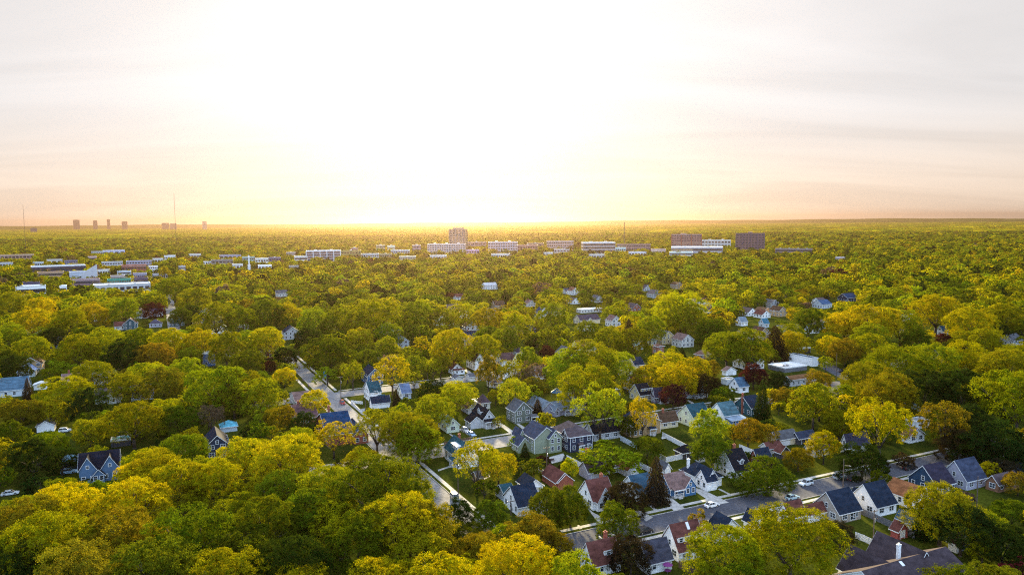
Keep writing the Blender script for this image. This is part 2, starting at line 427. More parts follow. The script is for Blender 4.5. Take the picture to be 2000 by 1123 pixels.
    pts = [P+Ux*a_*w+Vx*b_*d+np.array([0, 0, z]) for a_ in (0, 1) for b_ in (0, 1) for z in (0, eh)]+[P+Ux*w/2+Vx*d/2+np.array([0, 0, eh+rh])]
    q = proj(pts)
    bb = (q[:, 0].min(), q[:, 1].min(), q[:, 0].max(), q[:, 1].max())
    D = float(np.hypot(P[0], P[1]))
    if open_: KEEP.append((bb[0]+1, bb[1]+1, bb[2]-1, bb[1]+(bb[3]-bb[1])*(.9 if D < 330 else .75), D))
    if lm: LAND.append((lm, (bb[0]+bb[2])/2, (bb[1]+bb[3])/2, D, (bb[2]-bb[0])/2))
    return root
# ------------------------------------------------------------------ the houses of the near streets (positions read at the near ground corner)
H = house
G = 'garages and sheds in the back yards'
# far side of the front street
H('cottage', 'white cottage with steep red brown roof and pointed front gable over a bay window', 'the white cottage with the steep red brown roof', (1159, 997), 1200, 1130, 2.9, 4.6, 'u', 'white', 'rb',
  [('gab', 'S', 3.0, 4.6, 1.3, 2.9, 3.9), ('door', 'S', 6.6, 'dark'), ('chim', .8, .6, 8.2)])
H('cottage', 'pale teal cottage with bright blue roof and front porch beside the tall spruce', 'the bright blue roofed cottage', (1243, 979), 1279, 1214, 2.9, 3.6, 'u', 'pale', (.05, .11, .17), [('porch', 'S', 4.2, 4.5, 1.8), ('door', 'S', 4.2, 'offw')])
H('cottage', 'blue cottage with faded pink grey roof and white porch columns', 'the blue cottage with the pink grey roof', (1309, 971), 1345, 1284, 2.8, 3.3, 'u', 'blue', 'pk',
  [('gab', 'S', 6.4, 4.0, 1.4, 2.8, 2.6), ('porch', 'S', 2.2, 3.6, 1.6, 2.4), ('door', 'S', 2.2, 'dark')])
H('white_bungalow', 'white bungalow with navy hip roof, two white front gables and a white chimney', 'the white bungalow with the navy hip roof', (1373, 955), 1409, 1329, 3.0, 2.9, 'hip', 'white', 'rnavy',
  [('gab', 'W', 10.5, 5.2, .25, 3.0, 2.9), ('gab', 'S', 2.9, 4.2, .9, 3.0, 2.9, 0), ('door', 'S', 5.2, 'dark'), ('door', 'W', 8.2, 'dark'), ('chim', .18, .8, 6.6, 'wh')])
H('stone_house', 'grey stone house with a very steep dark roof and white trimmed windows', 'the grey stone house with the steep dark roof', (1437, 938), 1468, 1395, 2.7, 5.6, 'u', 'lgrey', 'bk', [('dorm', 'S', 3.6, 1.6, 'gable'), ('door', 'W', 6.4, 'wh'), ('chim', .7, .6, 9.2)], mat='brick')
H('brick_house', 'red brick house with white trimmed gable half hidden behind a big round tree', 'the red brick house with a white trimmed gable', (1482, 918), 1508, 1462, 2.8, 3.6, 'u', 'brick', 'rnavy', [], mat='brick')
# back yards between the front street and the next street
H('garage', 'garage with red brown hip roof and white gable above a dark door', 'the red brown roofed garage', (1086, 957), 1118, 1059, 2.5, 2.6, 'v', 'brick', 'rb', [('gab', 'S', 3.2, 5.4, .3, 2.5, 2.2, 0), ('gar', 'S', 3.2, 3.4, 'dark')], win=False, group=G)
H('garage', 'lavender grey garage with broad grey brown roof in the back yard', 'the lavender grey garage', (1150, 938), 1187, 1131, 2.6, 2.6, 'u', 'lav', 'gb', [('gar', 'S', 3.2, 4.2, 'lgrey')], win=False, group=G)
H('garage', 'small garage with orange brown roof, white gable and grey blue side wall', 'the orange brown roofed garage', (1226, 932), 1250, 1204, 2.4, 2.2, 'v', 'lgrey', 'ob', [('gar', 'S', 2.6, 2.6, 'wh')], win=False, group=G)
H('garage', 'white garage with navy roof just behind the navy roofed white house', 'the white garage with a navy roof', (1029, 968), 1061, 1010, 2.5, 2.1, 'v', 'white', 'rnavy', [('gar', 'S', 3.0, 3.6, 'lgrey')], win=False, group=G)
H('garage', 'teal roofed pale garage partly hidden beside the golden many stemmed tree', None, (987, 982), 1006, 968, 2.4, 2.0, 'u', 'pale', 'rteal', [], win=False, group=G)
H('white_house', 'white house with a big plain navy roof and a small blue gable over its door', 'the white house with the big navy roof', (1013, 1009), 1056, 984, 2.9, 4.2, 'u', 'white', 'rnavy', [('gab', 'S', 6.3, 2.6, 1.5, 2.4, 1.5, 0), ('door', 'S', 8.6, 'dark')])
H('shed', 'small white cabin shed behind the dark spruce', None, (1299, 928), 1309, 1285, 2.2, 1.6, 'v', 'white', 'rgrey', [('door', 'S', 1.2, 'wh')], win=False, group=G)
H('garage', 'dark hip roofed garage against the white vinyl fence', 'the dark hip roofed garage', (1334, 897), 1362, 1318, 2.3, 2.0, 'hip', 'dark', 'bk', [('gar', 'S', 3.0, 3.0, 'dark')], win=False, group=G)
H('shed', 'small grey garden shed with white door beside the dark hip roofed garage', None, (1366, 903), 1377, 1358, 2.1, 1.3, 'v', 'lgrey', 'rgrey', [('door', 'S', 1.4, 'wh')], win=False, group=G)
# big houses in the middle block
H('large_house', 'two storey sage house with blue grey roof, twin rear gables and white trim', 'the two storey sage house', (1044, 887), 1090, 1019, 5.6, 3.6, 'v', 'sage', 'rblue',
  [('gab', 'S', 7.6, 5.0, 1.6, 5.5, 2.7), ('wing', (-4.6, 3.5, .2, 9.5), 2.8, 2.6, 'v'), ('wing', (-2.2, 8.0, .3, 13.5), 4.6, 2.4, 'v'), ('glass', 'S', 7.6, 2.4, 1.9)])
H('large_house', 'dark navy two storey house with brown grey hip roof and white trimmed windows', 'the navy two storey house', (1114, 884), 1157, 1079, 5.7, 3.3, 'hip', 'navy', 'gb',
  [('gab', 'W', 10.5, 4.4, .5, 5.7, 2.3), ('porch', 'S', 4.1, 1.9, 1.2, 2.5), ('door', 'S', 4.1, 'wh'), ('glass', 'S', 7.3, 2.6, 1.6)])
H('cottage', 'pale stone cottage with dark roof behind a tree with two trunks', 'the pale stone cottage with the dark roof', (1160, 862), 1211, 1141, 2.9, 3.6, 'u', 'lgrey', 'bk', [('door', 'W', 3, 'wh')], mat='brick')
H('large_house', 'tan two storey house with navy gabled roof behind slender trees', 'the tan two storey house', (1232, 854), 1290, 1208, 4.9, 3.0, 'v', 'tan', 'rnavy', [('gab', 'S', 2.8, 4.6, .8, 4.6, 2.6), ('porch', 'S', 9.2, 3.0, 1.6)])
H('cottage', 'cream cottage with brown roof and dark shutters at the end of a long fence', 'the cream cottage with the brown roof', (1291, 838), 1324, 1278, 2.9, 3.2, 'u', 'cream', 'br', [('chim', .3, .5, 7.2)])
H('house', 'pale green house with tall plain gable and teal roof', 'the pale green house', (1356, 836), 1389, 1324, 3.9, 4.4, 'u', 'mint', 'rteal', [])
H('house', 'white gabled house with light teal roof and a blue sunroom below it', 'the white house with the light teal roof', (1415, 830), 1443, 1386, 3.9, 4.2, 'u', 'white', (.09, .18, .22), [('wing', (.4, -3.6, 8.5, .2), 2.6, .7, 'shed', 'blue', 'lb')])
H('house', 'dark teal house with navy roof and tall brick chimney', 'the dark teal house', (1467, 814), 1492, 1435, 3.8, 3.9, 'u', 'teal', 'rnavy', [('chim', -.04, .5, 8.8)])
H('garage', 'cream garage with grey roof and wide white door', 'the cream garage', (1518, 873), 1557, 1499, 2.7, 2.3, 'u', 'cream', 'rgrey', [('gar', 'S', 4.0, 4.2)], win=False, group=G)
H('garage', 'dark garage with low blue grey roof beside the cream garage', None, (1560, 869), 1592, 1546, 2.5, 1.8, 'u', 'dark', 'rblue', [('gar', 'S', 3.0, 3.0, 'dark')], win=False, group=G)
H('cottage', 'cream gabled cottage with plum roof behind a slim yellow tree', None, (1592, 893), 1622, 1573, 2.9, 3.6, 'u', 'cream', 'plum', [])
H('cottage', 'white gabled cottage with dusky purple roof behind a dark round tree', 'the white cottage with the dusky purple roof', (1655, 887), 1697, 1641, 2.9, 3.8, 'u', 'offw', (.07, .07, .12), [])
H('shed', 'little dark shed with white edged gable near the cream garage', None, (1524, 896), 1542, 1512, 2.2, 2.0, 'v', 'dark', 'rb', [], win=False, group=G)
H('garage', 'low garage with dull maroon roof beyond the brick house', None, (1500, 888), 1528, 1484, 2.2, 1.6, 'u', 'offw', 'rb', [], win=False, group=G)
H('cottage', 'cottage with pale red roof tucked under the big yellow tree', 'the pale red roofed cottage', (1776, 866), 1805, 1760, 2.7, 2.6, 'v', 'white', (.27, .13, .11), [])
H('garage', 'white garage with flat roof and small teal windows behind the pale red roof', None, (1788, 838), 1815, 1768, 2.8, .3, 'flat', 'white', 'lgrey', [('gar', 'S', 3.4, 3.4)], group=G)
for q, (x, y, t) in enumerate(((1779, 800, 'white garden tank shed with rounded teal roof, the smaller of two'), (1806, 806, 'teal roofed hut standing beside the brown orange tree'))):
    H('shed', t, None, (x, y), -3.5, -3.5, 2.2, 1.2, 'hip', 'pale', 'rteal', [], win=False, group=G)
# near side of the front street, backs towards the camera
H('cottage', 'white cottage with maroon roof and a white dormer at the bottom of the picture', 'the maroon roofed cottage with one dormer', (1159, 1127), 1212, 1134, 2.9, 4.2, 'u', 'white', 'rb', [('dorm', 'S', 4.6, 2.4, 'shed', 1.3, 'white'), ('gab', 'N', 3, 3, 1, 2.8, 2, 0), ('chim', .8, .75, 8)])
H('cottage', 'white cottage with slate purple roof beside the white saltbox house', 'the slate purple roofed cottage', (1266, 1122), 1312, 1241, 2.9, 3.9, 'u', 'white', (.085, .085, .12), [])
H('saltbox_house', 'tall white saltbox house with maroon roof and long white shed dormer', 'the white saltbox house', (1326, 1098), 1378, 1290, 2.8, 5.2, 'u', 'white', 'rb', [('dorm', 'S', 5.0, 9.0, 'shed', 1.4, 'white'), ('glass', 'S', 2.2, 2.2, 2.0), ('sky', .6, .4)])
H('cottage', 'white cottage with navy roof mostly hidden by the broad green tree', None, (1405, 1064), 1450, 1378, 2.8, 3.4, 'v', 'white', 'rnavy', [])
H('cottage', 'small white gabled cottage peeping over the broad green tree by the road', None, (1470, 1040), 1488, 1452, 2.7, 2.6, 'v', 'white', 'rnavy', [])
H('stone_house', 'tan stone house with big navy roof and a small patio door', 'the tan stone house with the navy roof', (1639, 1023), 1681, 1589, 2.9, 4.6, 'u', 'stone', 'rnavy', [('glass', 'S', 5.2, 2.0, 1.9)], mat='brick')
H('garage', 'white garage with maroon roof and a row of small panes beside the tan stone house', None, (1579, 1021), 1612, 1563, 2.5, 2.0, 'u', 'white', 'rb', [('gar', 'S', 4.0, 3.6)], win=False, group=G)
H('cottage', 'white cottage with dull red roof behind yellow foliage near the street', None, (1541, 1029), 1572, 1519, 2.8, 3.2, 'u', 'white', 'rb', [])
H('white_house', 'white house with steep navy roof between the tan stone house and the orange roof', 'the white house with the steep navy roof', (1712, 1010), 1750, 1659, 3.0, 5.0, 'u', 'white', 'rnavy', [('gab', 'N', 3, 3, 1, 2.8, 2, 0)])
H('white_house', 'long white house with bright orange brown roof', 'the long white house with the orange roof', (1787, 997), 1822, 1728, 3.0, 3.0, 'v', 'white', 'ob', [])
H('house', 'dark blue gabled house with two white framed windows behind the yellow tree', 'the dark blue gabled house', (1830, 968), 1864, 1774, 3.0, 4.8, 'u', (.02, .05, .10), (.04, .035, .06), [])
H('house', 'grey house with pale gable and blue grey roof beside the street', 'the grey house with the blue grey roof', (1888, 958), 1924, 1838, 3.1, 5.0, 'u', 'lav', 'rblue', [])
H('brick_house', 'low orange brick house with slate blue roof and white fascia', 'the low orange brick house', (1984, 938), 2016, 1942, 2.7, 2.6, 'u', (.33, .14, .08), 'rblue', [], mat='brick')
H('cottage', 'low brown brick cottage in the shade below the small yellow tree', None, (1950, 962), 1990, 1925, 2.6, 2.2, 'u', (.2, .1, .06), 'gb', [], mat='brick')
H('large_house', 'large house with a sprawling dark purple shingle roof of many gables', 'the sprawling dark roofed house', (1752, 1224), 1915, -17, 3.2, 4.8, 'u', 'white', (.075, .058, .07),
  [('gab', 'S', 3.4, 6.4, 2.6, 3.2, 4.2, 0), ('gab', 'S', 17.5, 9.5, 3.0, 3.2, 4.5), ('wing', (15, 8, 23, 20), 3.6, 5.0, 'v'), ('wing', (5, 9, 13, 19), 3.3, 4.4, 'v'), ('gab', 'S', 10.6, 4.6, 1.4, 3.2, 3.3, 0), ('sky', .42, .45), ('chim', .52, .62, 10.2, 'wh')])
H('shed', 'small barn shed with red sides, white doors and maroon roof', 'the red and white barn shed', (1754, 1054), 1772, 1741, 2.4, 1.8, 'v', (.3, .07, .06), 'rb', [('gar', 'S', 1.6, 1.6)], win=False, group=G)
H('garage', 'long white garage with blue roof beyond the red shed', None, (1785, 1039), 1799, 1751, 2.3, 1.8, 'v', 'white', (.05, .13, .22), [], win=False, group=G)
H('garage', 'open sided garage with dull red roof under trees at the edge of the sprawling roof', None, (1868, 1080), 1893, 1856, 2.4, 1.9, 'v', 'offw', (.15, .07, .06), [('gar', 'S', 3.0, 3.0, 'dark')], win=False, group=G)
# around the cross street
H('bungalow', 'pale bungalow with black roof, big front gable and white railed porch', 'the pale bungalow with the white porch', (943, 836), 968, 921, 3.4, 3.6, 'v', 'lgrey', 'bk',
  [('porch', 'S', 3.6, 6.4, 2.2, 2.8), ('wing', (-5.0, .6, .2, 6.5), 2.8, 2.0, 'v'), ('dorm', 'W', 6.5, 3.4, 'gable'), ('door', 'S', 3.6, 'dark')])
H('house', 'mint green house half hidden behind leaning green branches', None, (873, 846), 897, 856, 3.0, 2.6, 'v', 'mint', (.3, .42, .42), [])
H('white_house', 'white house with teal roof, broad white dormer and dark chimney by the street corner', 'the white corner house with the teal roof', (895, 916), 934, 869, 4.0, 3.8, 'v', 'white', (.04, .12, .16),
  [('dorm', 'W', 7.0, 5.4, 'shed', 1.5, 'white', 'wh'), ('chim', .55, .7, 9.0), ('porch', 'W', 9.5, 3.0, 1.4), ('door', 'W', 9.5, 'dark'), ('door', 'S', 6.2, 'wh')])
H('shed', 'tiny tan shed with white trim beside the many stemmed golden tree', None, (933, 945), 943, 923, 2.1, 1.3, 'u', 'tan', 'rgrey', [], win=False, group=G)
H('white_house', 'tall narrow white gabled house with teal roof inside the picket fenced corner', 'the tall white corner house', (724, 786), 745, 711, 4.6, 3.8, 'u', 'white', 'rteal', [('porch', 'S', 5, 3, 1.6)])
H('garage', 'long white garage with navy roof beside the tall white corner house', None, (727, 799), 762, 722, 2.6, 2.4, 'u', 'white', 'rnavy', [], win=False, group=G)
H('large_house', 'house with one huge plain navy blue roof beside the wide concrete street', 'the huge navy blue roof', (640, 872), 692, 612, 4.2, 5.4, 'u', 'brick', (.02, .055, .13), [('gab', 'S', 12, 5.5, 2, 3.4, 3), ('chim', .4, .7, 11)], mat='brick')
H('bungalow', 'brick bungalow with dull maroon roof left of the dark round tree', 'the brick bungalow with the maroon roof', (580, 832), 622, 562, 2.9, 3.2, 'u', 'brick', (.14, .075, .085), [('chim', .3, .5, 7.4), ('gab', 'S', 3, 4, 1, 2.8, 2)], mat='brick')
H('cottage', 'low cottage with faded pink roof behind a small golden tree', None, (578, 796), 612, 566, 2.7, 2.4, 'u', 'offw', 'pk', [])
H('house', 'blue house with navy roof and white edged front gable behind street trees', 'the blue house with a white edged gable', (718, 752), 748, 706, 4.6, 3.6, 'v', 'blue', 'rnavy', [('porch', 'S', 4, 5, 2)])
H('house', 'house with pale blue roof seen between two tree trunks', None, (786, 780), 803, 776, 3.0, 3.4, 'u', 'pale', (.16, .22, .36), [])
H('white_house', 'tall white two storey house with purple brown roof and many small windows', 'the tall white house with the purple roof', (928, 724), 946, 911, 5.4, 4.0, 'v', 'white', (.10, .06, .09), [])
H('bungalow', 'small white bungalow with red brown roof and a windowed front porch', 'the small bungalow with the glazed porch', (883, 731), 903, 876, 2.7, 3.0, 'v', 'white', 'rb', [('wing', (.5, -2.4, 6.4, .2), 2.4, .6, 'shed')])
H('white_house', 'white house with long brown roof and a pointed front gable', 'the white house with the long brown roof', (981, 716), 1007, 967, 3.2, 3.6, 'u', 'white', (.13, .075, .075), [('gab', 'S', 7.6, 4.6, 1.6, 3.0, 3.2)])
H('cottage', 'little white gabled house behind the rusty coloured tree', None, (957, 708), 966, 947, 4.0, 2.8, 'v', 'offw', 'gb', [])
H('cottage', 'narrow white house with arched gable and brown roof', None, (989, 737), 999, 984, 3.4, 3.0, 'v', 'white', 'br', [])
H('cottage', 'white cottage with pinkish roof at the edge of the huge lime tree', 'the pinkish roofed cottage', (1047, 742), 1066, 1041, 3.6, 3.4, 'u', 'white', 'pk', [])
H('house', 'pale turquoise porch house showing above the purple roofed house', None, (911, 686), 925, 905, 4.2, 3.0, 'v', (.45, .58, .62), 'lb', [('porch', 'S', 4, 6, 2)])
H('cottage', 'tiny pale house with plum roof peeping between crowns above the long brown roof', None, (1008, 699), 1019, 1003, 3.4, 2.4, 'u', 'pale', 'plum', [])
H('garage', 'grey garage with pink grey roof and an open dark bay', None, (914, 809), 933, 901, 2.5, 2.0, 'v', 'lgrey', 'pk', [('gar', 'S', 3.2, 3.2, 'dark')], win=False, group=G)
H('house', 'house with dusky violet hip roof behind the pale bungalow', None, (940, 800), 957, 931, 3.0, 3.2, 'hip', 'offw', (.12, .085, .11), [])
H('garage', 'flat white roofed garage next to the violet hip roof', None, (931, 797), 944, 922, 2.6, .2, 'flat', 'lgrey', 'wh', [], win=False, group=G)
for q, (x, y, xr, t) in enumerate(((889, 748, 905, 'low grey garage with white gable beside the cross street'), (918, 745, 936, 'low grey flat garage, wider one of the pair by the cross street'))):
    H('garage', t, None, (x, y), xr, -6, 2.4, 1.2, 'v' if q == 0 else 'u', 'offw', 'rgrey', [], win=False, group=G)
H('cottage', 'cream cottage with little columned front under the rusty tree', None, (958, 757), 976, 951, 2.8, 2.2, 'v', 'cream', 'gb', [('porch', 'S', 3.4, 5, 1.6)])
H('bungalow', 'long bungalow with shining light blue metal roof bent around a corner', 'the light blue metal roof', (1082, 813), 1128, 1062, 2.6, 2.5, 'u', 'lav', 'lb', [('wing', (-4.5, 2.5, 3.2, 17), 2.7, 3.0, 'v'), ('gab', 'S', 1.0, 2.6, 1.2, 2.5, 1.6, 0), ('porch', 'S', 8, 7, 2)])
H('house', 'grey gabled house with navy roof rising behind the light blue roof', 'the grey gabled house with the navy roof', (1127, 803), 1156, 1102, 4.2, 4.2, 'u', 'lgrey', (.05, .075, .16), [])
H('garage', 'flat white roofed garage almost hidden in the lime tree', None, (1198, 773), 1212, 1190, 2.6, .2, 'flat', 'offw', 'wh', [], win=False, group=G)
H('house', 'dark sage house with white roof edges beside a tall yellow tree', 'the dark sage house', (1006, 828), 1039, 990, 5.2, 3.6, 'v', (.12, .14, .12), 'rgrey', [('porch', 'S', 8, 3, 2)])
# upper middle
H('cottage', 'navy roofed cottage with white front gable and open porch', 'the navy roofed cottage with the open porch', (1342, 778), 1374, 1333, 2.9, 4.4, 'u', 'pale', (.018, .03, .055), [('gab', 'S', 7.0, 4.4, 1.8, 2.8, 3.0, 0), ('porch', 'S', 6.2, 7.5, 2.6), ('door', 'S', 5, 'wh')])
H('cottage', 'yellow cottage with dark roof and a row of white dormer windows', 'the yellow cottage with the dormer', (1251, 785), 1273, 1230, 3.2, 4.2, 'u', 'yel', 'bk', [('dorm', 'S', 4.2, 6.2, 'shed', 1.3, 'yel')])
H('house', 'plum coloured house in shade beside a dark maroon tree', None, (1279, 788), 1302, 1272, 3.4, 3.4, 'u', 'plum', (.06, .05, .08), [('porch', 'S', 4, 5, 2)])
H('white_house', 'white cottage with navy roof and a second small gable above the maroon tree', 'the white cottage behind the maroon tree', (1457, 722), 1489, 1431, 3.0, 3.6, 'u', 'white', 'rnavy', [('gab', 'S', 9.0, 5.0, 1.6, 4.2, 2.4)])
H('garage', 'brown brick garage with flat silver grey roof behind the white cottage', None, (1443, 697), 1470, 1437, 3.0, .2, 'flat', (.16, .09, .07), (.3, .33, .38), [], win=False, mat='brick', group=G)
H('garage', 'white garage with pink brown roof beside the paved yard', None, (1418, 734), 1438, 1410, 2.6, 1.8, 'v', 'white', 'pk', [('gar', 'S', 3, 3)], win=False, group=G)
H('garage', 'pale blue garage with flat roof below the pink brown garage roof', None, (1419, 752), 1436, 1408, 2.6, .2, 'flat', 'pale', 'lb', [], win=False, group=G)
H('house', 'white gabled house with mid blue roof left of the maroon tree', 'the mid blue roofed house', (1444, 768), 1462, 1424, 3.2, 3.6, 'u', 'white', (.08, .16, .26), [])
H('shop_building', 'long low white building with blue roof beside a paved lot', 'the long white building', (1587, 716), 1598, 1541, 4.4, .3, 'flat', 'white', (.05, .10, .17), [('ac', .5, .3), ('ac', .4, .7)], win=False, cat='building')
H('shop_building', 'flat white roofed workshop with black roof units beyond the dark round tree', 'the flat white roofed workshop', (1532, 728), 1576, 1500, 2.4, .2, 'flat', 'rgrey', 'wh', [('ac', .2, .3), ('ac', .35, .3)], win=False, cat='building')
H('shop_building', 'low building with orange brown roof and pale wall below the white workshop roof', None, (1545, 755), 1594, 1530, 3.4, 1.4, 'u', 'lgrey', (.24, .12, .06), [], cat='building')
H('garage', 'black kiosk like garage with white flat roof behind the long white building', None, (1562, 692), 1583, 1556, 3.2, .2, 'flat', 'dark', 'wh', [], win=False, group=G)
H('brick_house', 'rust red brick house with flat top among dark trees', None, (1284, 692), 1297, 1273, 5.0, 1.0, 'hip', (.3, .13, .09), (.25, .13, .1), [], mat='brick')
H('house', 'house with bright turquoise roof beside the rust red brick house', None, (1243, 684), 1256, 1231, 2.8, 2.6, 'v', 'pale', (.2, .42, .5), [])
H('brick_house', 'low brick house with pinkish roof above the golden trees', None, (1366, 702), 1388, 1356, 2.8, 2.2, 'hip', (.3, .16, .1), (.26, .15, .12), [], mat='brick')
H('house', 'cream house with dark roof behind the golden trees', None, (1240, 727), 1258, 1224, 4.0, 3.4, 'u', 'cream', 'rnavy', [])
H('house', 'white gable with two windows showing inside the huge lime tree', None, (1152, 694), 1164, 1145, 4.2, 3.4, 'v', 'white', 'gb', [])
for x, y, xr, xl, wc, rc, t in ((1524, 655, 1547, 1512, 'navy', (.04, .08, .2), 'navy house with bright navy roof beyond the tall dark spruce'), (1552, 652, 1568, 1546, 'pale', (.09, .13, .26), 'pale house with slate blue roof between two navy roofs'),
                            (1579, 652, 1600, 1570, 'white', (.03, .06, .14), 'house with white gable edge and dark navy roof in the row of navy roofs'), (1841, 656, 1852, 1829, 'white', (.05, .15, .26), 'white and blue house alone among trees on the far slope'),
                            (1752, 652, 1768, 1745, 'blue', (.04, .09, .2), 'deep blue roofed house below the golden trees'), (1448, 637, 1460, 1437, 'white', 'lb', 'tiny white house with light roof in the upper wood'), (1492, 640, 1502, 1482, 'pale', (.06, .2, .3), 'pale house with turquoise roof left of the tall dark spruce')):
    H('house', t, None, (x, y), xr, xl, 3.4, 3.4, 'u', wc, rc, [], group='houses among the trees')
# left half
H('large_house', 'steel blue house with twin pointed gables, white trim and a dark garage opening', 'the twin gabled steel blue house', (156, 944), -11.2, -8, 4.4, 4.2, 'u', (.08, .15, .26), (.018, .018, .03),
  [('gab', 'S', 2.5, 4.9, 1.4, 4.6, 3.8), ('gab', 'S', 8.7, 4.8, 1.0, 4.4, 3.7), ('gab', 'S', 5.5, 3.4, 2.2, 2.6, 1.9, 0), ('gar', 'S', 5.5, 2.6, 'dark')], win=True)
H('pavilion', 'small open pavilion hut with pale blue pointed roof left of the twin gabled house', None, (119, 920), -5.5, -5.5, 3.2, 1.6, 'hip', 'navy', (.2, .34, .46), [], win=False)
H('house', 'dark navy house with white edged gable poking above the golden crowns', 'the dark navy gable', (403, 899), -7.5, -13, 5.0, 3.4, 'v', (.02, .035, .07), (.02, .024, .045), [])
H('house', 'house with broad speckled light blue roof at the picture edge', 'the speckled light blue roof', (-14, 778), -14, -12, 3.4, 5.0, 'u', 'pale', (.10, .19, .28), [])
H('cottage', 'small blue roofed cottage behind the speckled light blue roof', None, (34, 738), -8, -9, 3.2, 3.4, 'v', 'pale', (.14, .22, .46), [])
H('garage', 'bright white garage beside a dark slim conifer', None, (66, 762), -5.5, -5, 2.6, .9, 'v', 'white', 'wh', [], win=False, group=G)
H('tower_house', 'tall narrow blue house with pale flat roof between round trees', 'the tall narrow blue house', (397, 716), -6.5, -7, 7.5, .3, 'flat', (.06, .13, .3), (.4, .48, .6), [])
H('shed', 'small shed with flat turquoise roof behind the twin gabled house', None, (217, 874), -6.5, -5, 2.4, .2, 'flat', 'dark', (.10, .36, .42), [], win=False, group=G)
H('shed', 'cyan domed garden hut in deep shade under brown branches', None, (432, 845), -6, -6, 2.2, 1.8, 'hip', 'pale', (.10, .36, .48), [], win=False, group=G)
H('garage', 'white edged garage below the rusty round tree on the picture edge', None, (72, 845), -6, -6, 2.6, 1.8, 'v', 'white', 'rgrey', [], win=False, group=G)
H('house', 'dark house with grey roof edges down between the nearest trees', None, (420, 1122), -8, -9, 4.0, 3.4, 'u', 'dark', 'rgrey', [])
for x, y, w, d, eh, rh, rd, wc, rc, t, lm in (
    (262, 623, -11, -12, 4.4, 3.6, 'v', 'lgrey', 'gb', 'grey shingled house with broad gable beside a maroon tree', None),
    (292, 619, -11, -9, 5.0, 2.0, 'u', 'white', (.08, .1, .2), 'white two storey house with long window band and navy roof', 'the white house with the window band'),
    (241, 645, -10, -11, 4.6, 4.4, 'v', 'teal', 'br', 'dark blue gabled house with broad white roof edges and brown side roof', 'the dark blue gable with the brown side roof'),
    (224, 645, -8, -9, 3.0, 3.0, 'u', 'offw', 'rb', 'low house with red brown roof touching the dark blue gable', None),
    (331, 638, -11, -12, 4.4, 4.2, 'v', 'teal', 'rnavy', 'teal gabled house with white edges at the end of the pale street', 'the teal gabled house'),
    (411, 640, -12, -13, 4.6, 4.4, 'v', 'teal', 'rnavy', 'teal house with two stepped white edged gables', 'the teal house with stepped gables'),
    (376, 634, -9, -8, 3.4, 3.0, 'u', 'plum', 'rnavy', 'navy roofed house between the two teal gabled houses', None),
    (292, 640, -9, -8, 3.0, 3.0, 'hip', 'lav', (.09, .085, .13), 'house with violet grey hip roof right of the dark blue gable', None),
    (390, 618, -10, -10, 4.0, 3.4, 'v', 'lgrey', 'pk', 'pinkish roofed house in shade near the pale street', None),
    (436, 640, -9, -9, 3.0, 2.6, 'u', 'navy', 'rnavy', 'dark low house next to the stepped teal gables', None),
    (413, 652, -14, -6, 2.6, .3, 'flat', 'white', 'wh', 'white carport with flat roof in front of the stepped teal gables', None),
    (462, 648, -9, -9, 4.0, .3, 'flat', 'lgrey', 'wh', 'pale cube shaped house with flat roof on the side street', None),
    (555, 664, -12, -12, 4.8, 4.0, 'v', 'lgrey', 'rnavy', 'pale pink gabled house with navy roof beside a dark tree', 'the pale pink gabled house'),
    (750, 655, -13, -12, 4.4, 3.8, 'v', 'pale', 'lb', 'pale blue house under the great golden tree', 'the pale blue house'),
    (776, 682, -8, -10, 5.0, 3.0, 'v', 'pale', (.1, .15, .3), 'narrow blue white house behind the pyramid shaped lime tree', None),
    (850, 636, -16, -13, 5.0, 4.8, 'u', 'white', 'pk', 'white house with two steep pointed gables among golden trees', 'the white house with two steep gables'),
    (903, 622, -7, -9, 4.5, 3.5, 'v', 'white', 'gb', 'single white gable peeping above golden crowns', None),
    (1134, 634, -18, -11, 3.4, 3.6, 'u', 'cream', (.09, .07, .10), 'brown roofed house with a little pointed gable and white side building', 'the brown house with a little gable'),
    (1135, 612, -22, -8, 3.2, .2, 'flat', 'offw', 'wh', 'flat white roof just behind the little gable', None),
    (1140, 648, -9, -9, 3.2, 3.0, 'v', 'white', 'gb', 'white speck of a house below the brown house', None),
    (1606, 603, -12, -12, 4, 3.5, 'u', 'pale', (.06, .12, .24), 'blue tinted house in the far wood', None),
    (1655, 590, -14, -12, 4, 4, 'u', 'navy', (.03, .06, .13), 'navy house deep in the far wood', None),
    (1276, 582, -12, -12, 4, 4, 'v', 'pale', 'rblue', 'pale gable above the far golden hump of trees', None),
    (948, 566, -16, -12, 5, 3, 'u', 'white', 'lgrey', 'white house in the haze under the far tower', None),
    (540, 580, -12, -12, 4, 3, 'u', 'offw', 'rgrey', 'small pale roof beneath the five storey office', None)):
    fe = [('gab', 'S', -w*.3, 5.0, 2, eh, 4.0), ('gab', 'S', -w*.75, 5.0, 2, eh, 4.0)] if 'two steep' in t else ([('gab', 'S', -w*.62, 6.5, 2.2, 3.6, 3.2)] if 'stepped' in t else ([('gab', 'S', -w*.45, 5, 1.2, 3.0, 2.2)] if 'little pointed' in t else []))
    H('house', t, lm, (x, y), w, d, eh, rh, rd, wc, rc, fe, group='houses among the trees')
